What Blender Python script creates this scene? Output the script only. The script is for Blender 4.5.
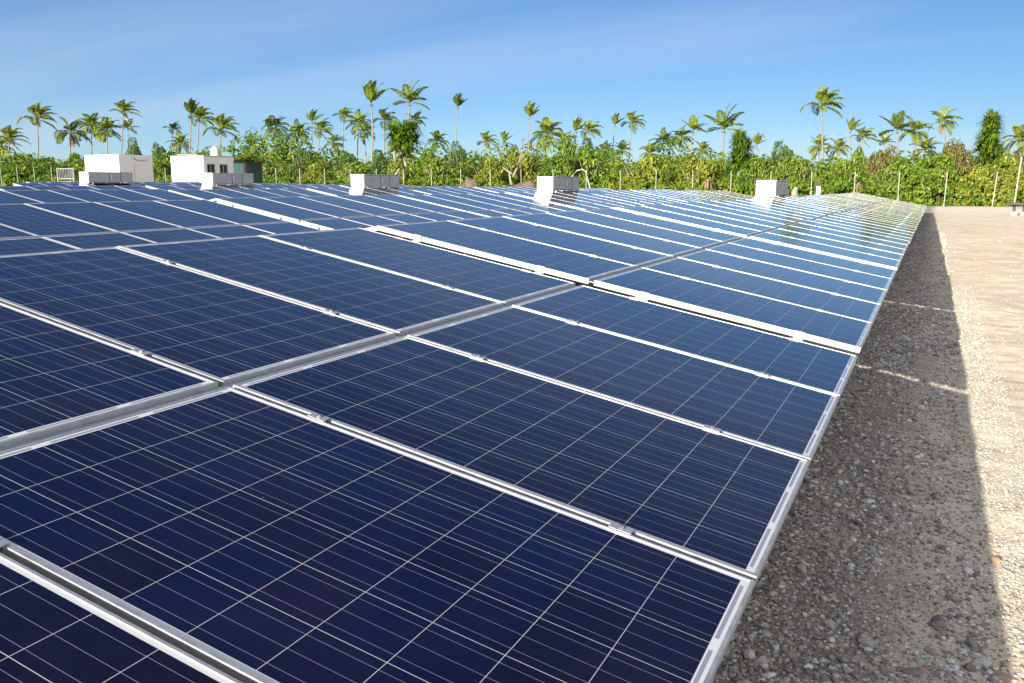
import bpy, math, random
import numpy as np
from mathutils import Vector, Matrix

scene = bpy.context.scene
for o in list(bpy.data.objects):
    bpy.data.objects.remove(o, do_unlink=True)
C = scene.collection
R = math.radians

# ------------------------------------------------------------------ camera
cam_d = bpy.data.cameras.new('camera')
cam = bpy.data.objects.new('camera', cam_d)
C.objects.link(cam)
FW = Vector((-0.42632, 0.88700, -0.17742))
RT = Vector((0.90157, 0.43262, -0.00353))
UP = Vector((-0.07362, 0.16146, 0.98413))
cam.matrix_world = Matrix(((RT.x, UP.x, -FW.x, 0.3225), (RT.y, UP.y, -FW.y, -2.0024),
                           (RT.z, UP.z, -FW.z, 0.9283), (0, 0, 0, 1)))
cam_d.sensor_width = 36.0
cam_d.lens = 36.0 * 870.36 / 1024.0
cam_d.clip_start = 0.05
cam_d.clip_end = 6000.0
scene.camera = cam

# ------------------------------------------------------------------ sky, sun, exposure
SUN_TRAVEL = Vector((0.69, 3.15, -0.84)).normalized()
EL = math.asin(-SUN_TRAVEL.z)
AZ = math.atan2(-SUN_TRAVEL.x, -SUN_TRAVEL.y)          # compass angle of the sun, clockwise from +Y
world = bpy.data.worlds.new('World')
scene.world = world
world.use_nodes = True
wt = world.node_tree
wt.nodes.clear()
w_out = wt.nodes.new('ShaderNodeOutputWorld')
w_bg = wt.nodes.new('ShaderNodeBackground')
w_bg.inputs['Strength'].default_value = 0.062
sky = wt.nodes.new('ShaderNodeTexSky')
sky.sky_type = 'NISHITA'
sky.sun_disc = False
sky.sun_elevation = EL
sky.sun_rotation = AZ
sky.altitude = 0.0
sky.air_density = 0.7
sky.dust_density = 0.05
sky.ozone_density = 4.0
# thin cirrus: noise stretched along the wind, on the direction of the sky
tc = wt.nodes.new('ShaderNodeTexCoord')
sep = wt.nodes.new('ShaderNodeSeparateXYZ')
wt.links.new(tc.outputs['Generated'], sep.inputs[0])
def wmath(op, a, b=None, c=None):
    n = wt.nodes.new('ShaderNodeMath'); n.operation = op
    for i, v in enumerate((a, b, c)):
        if v is None: continue
        if isinstance(v, (int, float)): n.inputs[i].default_value = v
        else: wt.links.new(v, n.inputs[i])
    return n.outputs[0]
zc = wmath('MAXIMUM', sep.outputs[2], 0.02)
zd = wmath('ADD', zc, 0.12)
cu = wmath('DIVIDE', sep.outputs[0], zd)
cv = wmath('DIVIDE', sep.outputs[1], zd)
comb = wt.nodes.new('ShaderNodeCombineXYZ')
wt.links.new(cu, comb.inputs[0]); wt.links.new(cv, comb.inputs[1])
mp = wt.nodes.new('ShaderNodeMapping')
mp.inputs['Rotation'].default_value = (0, 0, R(-32))
mp.inputs['Scale'].default_value = (0.16, 0.75, 1)
mp.inputs['Location'].default_value = (0.9, 0.45, 0)
wt.links.new(comb.outputs[0], mp.inputs[0])
nz = wt.nodes.new('ShaderNodeTexNoise')
nz.inputs['Scale'].default_value = 1.0
nz.inputs['Detail'].default_value = 7.0
nz.inputs['Roughness'].default_value = 0.55
nz.inputs['Distortion'].default_value = 0.4
wt.links.new(mp.outputs[0], nz.inputs['Vector'])
cl = wmath('MULTIPLY', wmath('SMOOTH_MIN', wmath('MAXIMUM', wmath('SUBTRACT', nz.outputs[0], 0.45), 0.0), 0.22, 0.05), 1.35)
mixc = wt.nodes.new('ShaderNodeMix'); mixc.data_type = 'RGBA'
wt.links.new(cl, mixc.inputs[0])
tint = wt.nodes.new('ShaderNodeMix'); tint.data_type = 'RGBA'; tint.blend_type = 'MULTIPLY'
tint.inputs[0].default_value = 1.0
tint.inputs[7].default_value = (0.97, 0.97, 0.97, 1)
# even out the antisolar and horizon brightening, as in a clear tropical morning
fx = wmath('ADD', 0.80, wmath('MULTIPLY', wmath('MINIMUM', wmath('MAXIMUM', sep.outputs[0], -1.0), 0.3), -0.36))
fz = wmath('ADD', 0.84, wmath('MULTIPLY', wmath('MINIMUM', wmath('MAXIMUM', sep.outputs[2], 0.0), 0.30), 0.62))
fac = wmath('MULTIPLY', fx, fz)
fcol = wt.nodes.new('ShaderNodeCombineColor')
for _i in range(3): wt.links.new(fac, fcol.inputs[_i])
flat = wt.nodes.new('ShaderNodeMix'); flat.data_type = 'RGBA'; flat.blend_type = 'MULTIPLY'
flat.inputs[0].default_value = 1.0
wt.links.new(sky.outputs[0], flat.inputs[6]); wt.links.new(fcol.outputs[0], flat.inputs[7])
wt.links.new(flat.outputs[2], tint.inputs[6])
wt.links.new(tint.outputs[2], mixc.inputs[6])
mixc.inputs[7].default_value = (4.6, 5.2, 6.0, 1)
# added out-of-view bright patch of sky, behind-right of the camera, lifts the shaded ground
shade_fill = wmath('ADD', wmath('ADD', wmath('MULTIPLY', sep.outputs[0], 0.62), wmath('MULTIPLY', sep.outputs[1], -0.68)), wmath('MULTIPLY', sep.outputs[2], 0.38))
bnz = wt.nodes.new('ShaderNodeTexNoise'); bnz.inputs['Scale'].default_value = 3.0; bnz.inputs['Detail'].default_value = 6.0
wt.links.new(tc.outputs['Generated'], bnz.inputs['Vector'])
bfac = wmath('MULTIPLY', wmath('MINIMUM', wmath('MAXIMUM', wmath('MULTIPLY', wmath('SUBTRACT', shade_fill, 0.08), 2.4), 0.0), 1.0),
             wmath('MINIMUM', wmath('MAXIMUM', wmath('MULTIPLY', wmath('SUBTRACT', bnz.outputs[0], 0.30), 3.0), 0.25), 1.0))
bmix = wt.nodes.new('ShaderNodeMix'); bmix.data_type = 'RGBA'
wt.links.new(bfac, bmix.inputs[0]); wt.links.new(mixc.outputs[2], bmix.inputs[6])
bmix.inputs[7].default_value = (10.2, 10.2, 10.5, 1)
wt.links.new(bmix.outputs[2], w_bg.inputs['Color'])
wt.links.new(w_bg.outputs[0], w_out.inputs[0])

sun_d = bpy.data.lights.new('sun', 'SUN')
sun_d.energy = 4.9
sun_d.angle = R(0.5)
sun_d.color = (1.0, 0.90, 0.76)
sun = bpy.data.objects.new('sun', sun_d)
sun.rotation_euler = SUN_TRAVEL.to_track_quat('-Z', 'Y').to_euler()
sun.location = (-20, -90, 40)
C.objects.link(sun)

vs = scene.view_settings
vs.view_transform = 'Standard'
vs.look = 'None'
vs.gamma = 1.0
vs.use_curve_mapping = False
vs.exposure = 1.32
scene.render.engine = 'CYCLES'
scene.cycles.max_bounces = 6
scene.cycles.transparent_max_bounces = 8
scene.cycles.use_denoising = True

# ------------------------------------------------------------------ helpers
rng = np.random.default_rng(7)
random.seed(7)

def tag(o, label=None, cat=None, group=None, kind=None):
    if label: o['label'] = label
    if cat: o['category'] = cat
    if group: o['group'] = group
    if kind: o['kind'] = kind
    return o

def empty(name, loc, label, cat, group=None, rot=(0, 0, 0)):
    o = bpy.data.objects.new(name, None)
    o.location = loc; o.rotation_euler = rot; o.empty_display_size = 0.2
    C.objects.link(o)
    return tag(o, label, cat, group)

def link(name, me, parent=None, loc=(0, 0, 0), rot=(0, 0, 0), mat=None):
    o = bpy.data.objects.new(name, me)
    o.location = loc; o.rotation_euler = rot
    if parent is not None: o.parent = parent
    C.objects.link(o)
    if mat is not None:                      # own material on shared mesh data
        if not me.materials: me.materials.append(mat)
        o.material_slots[0].link = 'OBJECT'
        o.material_slots[0].material = mat
    return o

class MB:
    """collects vertices and faces of one mesh"""
    def __init__(s):
        s.v = []; s.f = []; s.m = []
    def face(s, pts, m=0):
        b = len(s.v); s.v += [tuple(p) for p in pts]; s.f.append(tuple(range(b, b + len(pts)))); s.m.append(m)
    def box(s, x0, x1, y0, y1, z0, z1, m=0, bevel=0.0):
        b = len(s.v); e = bevel
        if e <= 0:
            s.v += [(x0,y0,z0),(x1,y0,z0),(x1,y1,z0),(x0,y1,z0),(x0,y0,z1),(x1,y0,z1),(x1,y1,z1),(x0,y1,z1)]
            fs = [(3,2,1,0),(4,5,6,7),(0,1,5,4),(1,2,6,5),(2,3,7,6),(3,0,4,7)]
        else:
            for (z, i) in ((z0, e), (z0+e, 0), (z1-e, 0), (z1, e)):
                s.v += [(x0+i,y0+i,z),(x1-i,y0+i,z),(x1-i,y1-i,z),(x0+i,y1-i,z)]
            fs = [(3,2,1,0),(12,13,14,15)]
            for l in range(3):
                for k in range(4):
                    a = l*4+k; c = l*4+(k+1) % 4
                    fs.append((a, c, c+4, a+4))
        for f in fs: s.f.append(tuple(b+i for i in f)); s.m.append(m)
    def tube(s, pts, rad, n=8, m=0, cap=True):
        pts = [Vector(p) for p in pts]
        if not hasattr(rad, '__len__'): rad = [rad]*len(pts)
        b = len(s.v)
        for i, p in enumerate(pts):
            t = (pts[min(i+1, len(pts)-1)] - pts[max(i-1, 0)]).normalized()
            a = Vector((0, 0, 1)) if abs(t.z) < 0.9 else Vector((1, 0, 0))
            u = t.cross(a).normalized(); w = t.cross(u)
            for k in range(n):
                q = 2*math.pi*k/n
                s.v.append(tuple(p + u*(rad[i]*math.cos(q)) + w*(rad[i]*math.sin(q))))
        for i in range(len(pts)-1):
            for k in range(n):
                a = b+i*n+k; c = b+i*n+(k+1) % n
                s.f.append((a, a+n, c+n, c)); s.m.append(m)
        if cap:
            s.f.append(tuple(b+k for k in range(n))); s.m.append(m)
            s.f.append(tuple(b+(len(pts)-1)*n+k for k in reversed(range(n)))); s.m.append(m)
    def mesh(s, name, mats, smooth=False):
        me = bpy.data.meshes.new(name)
        me.from_pydata(s.v, [], s.f)
        for mt in (mats if isinstance(mats, (list, tuple)) else [mats]): me.materials.append(mt)
        if len(set(s.m)) > 1: me.polygons.foreach_set('material_index', s.m)
        if smooth: me.polygons.foreach_set('use_smooth', [True]*len(me.polygons))
        me.update()
        return me
    def build(s, name, mats, parent=None, loc=(0, 0, 0), rot=(0, 0, 0), smooth=False):
        return link(name, s.mesh(name, mats, smooth), parent, loc, rot)

# ------------------------------------------------------------------ materials
class NT:
    """small node-graph builder"""
    def __init__(s, name):
        s.mat = bpy.data.materials.new(name); s.mat.use_nodes = True
        s.t = s.mat.node_tree
        s.b = s.t.nodes['Principled BSDF']; s.out = s.t.nodes['Material Output']
    def set(s, sock, v):
        if isinstance(v, bpy.types.NodeSocket): s.t.links.new(v, sock)
        elif hasattr(v, '__len__') and len(v) == 3 and sock.type == 'RGBA': sock.default_value = (*v, 1)
        else: sock.default_value = v
    def p(s, **kw):
        for k, v in kw.items(): s.set(s.b.inputs[k.replace('_', ' ')], v)
        return s
    def m(s, op, a, b=None, c=None):
        n = s.t.nodes.new('ShaderNodeMath'); n.operation = op
        for i, v in enumerate((a, b, c)):
            if v is not None: s.set(n.inputs[i], v)
        return n.outputs[0]
    def mix(s, f, a, b, blend='MIX'):
        n = s.t.nodes.new('ShaderNodeMix'); n.data_type = 'RGBA'; n.blend_type = blend
        s.set(n.inputs[0], f); s.set(n.inputs[6], a); s.set(n.inputs[7], b)
        return n.outputs[2]
    def coord(s, which='Object'):
        return s.t.nodes.new('ShaderNodeTexCoord').outputs[which]
    def pos(s):
        return s.t.nodes.new('ShaderNodeNewGeometry').outputs['Position']
    def island(s):
        return s.t.nodes.new('ShaderNodeNewGeometry').outputs['Random Per Island']
    def objrand(s):
        return s.t.nodes.new('ShaderNodeObjectInfo').outputs['Random']
    def xyz(s, v):
        n = s.t.nodes.new('ShaderNodeSeparateXYZ'); s.set(n.inputs[0], v); return n.outputs
    def noise(s, vec, scale, detail=4, rough=0.55, dist=0.0):
        n = s.t.nodes.new('ShaderNodeTexNoise'); s.set(n.inputs['Vector'], vec)
        n.inputs['Scale'].default_value = scale; n.inputs['Detail'].default_value = detail
        n.inputs['Roughness'].default_value = rough; n.inputs['Distortion'].default_value = dist
        return n.outputs[0]
    def voronoi(s, vec, scale, out='Distance', feature='F1'):
        n = s.t.nodes.new('ShaderNodeTexVoronoi'); s.set(n.inputs['Vector'], vec); n.feature = feature
        n.inputs['Scale'].default_value = scale
        return n.outputs[out]
    def scale(s, vec, sc):
        n = s.t.nodes.new('ShaderNodeMapping'); s.set(n.inputs[0], vec); n.inputs['Scale'].default_value = sc
        return n.outputs[0]
    def ramp(s, f, stops):
        n = s.t.nodes.new('ShaderNodeValToRGB'); s.set(n.inputs[0], f)
        e = n.color_ramp.elements
        while len(e) < len(stops): e.new(0.5)
        for el, (p, c) in zip(e, stops): el.position = p; el.color = (*c, 1)
        return n.outputs[0]
    def rng(s, f, a, b, c=0.0, d=1.0):
        n = s.t.nodes.new('ShaderNodeMapRange'); s.set(n.inputs[0], f)
        for i, v in enumerate((a, b, c, d)): n.inputs[i+1].default_value = v
        n.clamp = True
        return n.outputs[0]
    def bump(s, h, strength=0.3, dist=0.02):
        n = s.t.nodes.new('ShaderNodeBump'); s.set(n.inputs['Height'], h)
        n.inputs['Strength'].default_value = strength; n.inputs['Distance'].default_value = dist
        s.t.links.new(n.outputs[0], s.b.inputs['Normal'])
        return s

def simple(name, col, rough=0.6, metal=0.0, var=0.12, sc=6.0, bump=0.0):
    n = NT(name)
    f = n.noise(n.coord(), sc, 5, 0.6)
    c = n.mix(n.rng(f, 0.3, 0.7), tuple(max(0, x*(1-var)) for x in col), tuple(min(1, x*(1+var)) for x in col))
    n.p(Base_Color=c, Roughness=rough, Metallic=metal)
    if bump: n.bump(f, bump, 0.02)
    return n.mat

def make_glass():
    n = NT('solar_cells_under_glass')
    co = n.coord(); X, Y, Z = n.xyz(co)
    px, py = 0.159, 0.1585
    cu = n.m('DIVIDE', n.m('ADD', X, 5*px), px); cv = n.m('DIVIDE', n.m('ADD', Y, 3*py), py)
    fu = n.m('FRACT', cu); fv = n.m('FRACT', cv)
    def line(f, pos, hw):
        return n.m('LESS_THAN', n.m('ABSOLUTE', n.m('SUBTRACT', f, pos)), hw)
    gu = n.m('GREATER_THAN', n.m('ABSOLUTE', n.m('SUBTRACT', fu, 0.5)), 0.5-0.00075/px)
    gv = n.m('GREATER_THAN', n.m('ABSOLUTE', n.m('SUBTRACT', fv, 0.5)), 0.5-0.0009/py)
    bus = n.m('MAXIMUM', n.m('MAXIMUM', line(fv, 1/6, 0.00065/py), line(fv, 0.5, 0.00065/py)), line(fv, 5/6, 0.00065/py))
    out = n.m('MAXIMUM', n.m('GREATER_THAN', n.m('ABSOLUTE', X), 5*px), n.m('GREATER_THAN', n.m('ABSOLUTE', Y), 3*py))
    # cell-to-cell tint and polycrystalline grain
    cell = n.t.nodes.new('ShaderNodeCombineXYZ')
    n.set(cell.inputs[0], n.m('FLOOR', cu)); n.set(cell.inputs[1], n.m('FLOOR', cv)); n.set(cell.inputs[2], n.m('MULTIPLY', n.objrand(), 91.0))
    wn = n.t.nodes.new('ShaderNodeTexWhiteNoise'); n.set(wn.inputs['Vector'], cell.outputs[0])
    base = n.ramp(wn.outputs[0], [(0.0, (0.0030, 0.0018, 0.0120)), (0.45, (0.0029, 0.0022, 0.0185)), (0.8, (0.0021, 0.0034, 0.0295)), (1.0, (0.0056, 0.0030, 0.0155))])
    gr = n.voronoi(n.scale(co, (1, 1, 1)), 95.0, 'Color')
    grx = n.xyz(gr)[0]
    base = n.mix(n.m('MULTIPLY', grx, 0.45), base, (0.0031, 0.0044, 0.030))
    tintp = n.rng(n.objrand(), 0, 1, 0.86, 1.2)
    tc_ = n.t.nodes.new('ShaderNodeCombineXYZ')
    for i in range(3): n.set(tc_.inputs[i], tintp)
    base = n.mix(1.0, base, tc_.outputs[0], 'MULTIPLY')
    c = n.mix(bus, base, (0.175, 0.17, 0.27))
    c = n.mix(n.m('MAXIMUM', gu, gv), c, (0.44, 0.44, 0.46))
    # ribbon strips in the white end margins
    ax = n.m('ABSOLUTE', X)
    rib = n.m('MULTIPLY', n.m('MULTIPLY', n.m('GREATER_THAN', ax, 0.7985), n.m('LESS_THAN', ax, 0.8075)),
              n.m('LESS_THAN', n.m('ABSOLUTE', n.m('SUBTRACT', n.m('FRACT', n.m('MULTIPLY', cv, 0.5)), 0.5)), 0.42))
    edge = n.mix(rib, (0.58, 0.59, 0.61), (0.24, 0.26, 0.31))
    c = n.mix(out, c, edge)
    # a thin uneven film of dust
    du = n.noise(co, 2.2, 6, 0.65, 0.6)
    sp = n.m('LESS_THAN', n.voronoi(n.scale(co, (1, 1, 1)), 7.0), 0.012)
    c = n.mix(n.m('MULTIPLY', n.rng(du, 0.35, 0.8), 0.012), c, (0.5, 0.46, 0.40))
    c = n.mix(n.m('MULTIPLY', sp, 0.5), c, (0.55, 0.55, 0.55))
    n.p(Base_Color=c, Roughness=n.rng(du, 0.2, 0.8, 0.05, 0.11), IOR=1.41)
    n.b.inputs['Specular IOR Level'].default_value = 0.5
    return n.mat

GLASS = make_glass()
ALU = NT('anodised_aluminium')
_f = ALU.noise(ALU.scale(ALU.coord(), (3, 3, 30)), 8, 4)
ALU.p(Base_Color=ALU.mix(ALU.rng(_f, 0.3, 0.7), (0.36, 0.37, 0.385), (0.50, 0.505, 0.52)), Metallic=0.55,
      Roughness=ALU.rng(_f, 0.3, 0.7, 0.32, 0.46))
ALU = ALU.mat
STEEL = simple('galvanised_steel', (0.50, 0.52, 0.53), 0.45, 0.6, 0.2, 14)
CAGEM = simple('weathered_steel', (0.24, 0.25, 0.25), 0.6, 0.3, 0.2, 14)
BOLT = simple('bolt_steel', (0.44, 0.44, 0.46), 0.35, 0.9, 0.1, 20)
BACK = simple('white_backsheet', (0.72, 0.73, 0.74), 0.6, 0, 0.05)
WHITE = simple('white_cabinet_paint', (0.78, 0.77, 0.74), 0.55, 0, 0.05, 3, 0.05)
CABSIDE = simple('grey_cabinet_louvre', (0.46, 0.46, 0.46), 0.6, 0, 0.14, 5)
DARKGREY = simple('dark_grey_seam', (0.12, 0.12, 0.13), 0.6)
PLASTER = NT('white_plaster')
_c = PLASTER.coord(); _a = PLASTER.noise(_c, 1.3, 6, 0.65); _b = PLASTER.noise(PLASTER.scale(_c, (3, 3, .4)), 2.0, 5, 0.6)
PLASTER.p(Base_Color=PLASTER.mix(PLASTER.rng(_b, 0.5, 0.8, 0, 0.35), PLASTER.mix(PLASTER.rng(_a, .3, .7), (0.80, 0.77, 0.72), (0.72, 0.70, 0.66)), (0.55, 0.52, 0.47)), Roughness=0.85)
PLASTER.bump(PLASTER.noise(_c, 14, 4), 0.15, 0.02)
PLASTER = PLASTER.mat
ROOFC = simple('roof_concrete', (0.36, 0.35, 0.33), 0.9, 0, 0.2, 3)
WINDOWGL = simple('window_glass', (0.03, 0.035, 0.03), 0.08, 0, 0.3, 2)
WINFRAME = simple('window_frame', (0.30, 0.30, 0.29), 0.5)
TANKM = simple('pale_green_plastic', (0.50, 0.56, 0.42), 0.5, 0, 0.1, 3)
CONTG = simple('dark_green_steel', (0.055, 0.095, 0.08), 0.5, 0.1, 0.3, 4)
DOORG = simple('sea_green_paint', (0.22, 0.46, 0.38), 0.5, 0, 0.15, 3)
RUST = simple('rusty_post', (0.28, 0.15, 0.08), 0.8, 0, 0.25, 8)
POSTM = simple('pale_fence_paint', (0.30, 0.32, 0.27), 0.6, 0.0, 0.12, 6)
DARKWOOD = simple('dark_weathered_wood', (0.055, 0.05, 0.048), 0.8, 0, 0.35, 9, 0.3)
CONCW = simple('pale_concrete', (0.62, 0.60, 0.56), 0.9, 0, 0.12, 8, 0.2)
SIGNY = simple('yellow_sign', (0.72, 0.58, 0.06), 0.6)
SIGNK = simple('black_print', (0.03, 0.03, 0.03), 0.6)

def leaf_mat(name, cols, trans=0.35, rough=0.45):
    n = NT(name)
    i = n.island()
    c = n.ramp(i, cols)
    big = n.noise(n.pos(), 0.9, 3, 0.6)
    c = n.mix(n.rng(big, 0.35, 0.65, 0.0, 0.45), c, tuple(x*0.62 for x in cols[0][1]))
    n.p(Base_Color=c, Roughness=rough)
    n.b.inputs['Specular IOR Level'].default_value = 0.35
    tr = n.t.nodes.new('ShaderNodeBsdfTranslucent'); n.set(tr.inputs[0], c)
    mx = n.t.nodes.new('ShaderNodeMixShader'); mx.inputs[0].default_value = trans
    n.t.links.new(n.b.outputs[0], mx.inputs[1]); n.t.links.new(tr.outputs[0], mx.inputs[2])
    n.t.links.new(mx.outputs[0], n.out.inputs[0])
    return n.mat
LEAF = {
 'bright': leaf_mat('bright_leaves', [(0, (0.070, 0.145, 0.014)), (0.55, (0.15, 0.25, 0.018)), (0.9, (0.25, 0.33, 0.03)), (1.0, (0.30, 0.26, 0.05))]),
 'yellow': leaf_mat('yellow_green_leaves', [(0, (0.105, 0.165, 0.016)), (0.5, (0.21, 0.275, 0.022)), (0.88, (0.33, 0.35, 0.035)), (1.0, (0.30, 0.20, 0.05))]),
 'dark': leaf_mat('dark_leaves', [(0, (0.048, 0.10, 0.014)), (0.6, (0.085, 0.155, 0.020)), (1.0, (0.15, 0.20, 0.03))], 0.3),
 'red': leaf_mat('reddish_leaves', [(0, (0.11, 0.075, 0.028)), (0.35, (0.20, 0.11, 0.040)), (0.5, (0.11, 0.16, 0.022)), (1.0, (0.20, 0.26, 0.03))], 0.3),
}
FROND = leaf_mat('palm_fronds', [(0, (0.12, 0.19, 0.022)), (0.6, (0.22, 0.30, 0.03)), (1.0, (0.38, 0.38, 0.06))], 0.3, 0.4)
FRONDD = leaf_mat('dark_palm_fronds', [(0, (0.065, 0.115, 0.020)), (0.6, (0.115, 0.175, 0.028)), (1.0, (0.22, 0.25, 0.05))], 0.3, 0.4)
DEADF = leaf_mat('dead_fronds', [(0, (0.22, 0.15, 0.07)), (1, (0.34, 0.25, 0.13))], 0.2, 0.7)
PANDL = leaf_mat('screw_pine_leaves', [(0, (0.09, 0.18, 0.018)), (0.7, (0.18, 0.30, 0.026)), (1, (0.30, 0.36, 0.04))], 0.4, 0.4)
BARK = simple('palm_bark', (0.21, 0.18, 0.145), 0.9, 0, 0.25, 4, 0.3)
BARKP = simple('pale_bark', (0.25, 0.22, 0.18), 0.9, 0, 0.2, 4, 0.3)
TWIG = simple('shrub_stem', (0.16, 0.12, 0.08), 0.9, 0, 0.25, 6)

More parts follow.
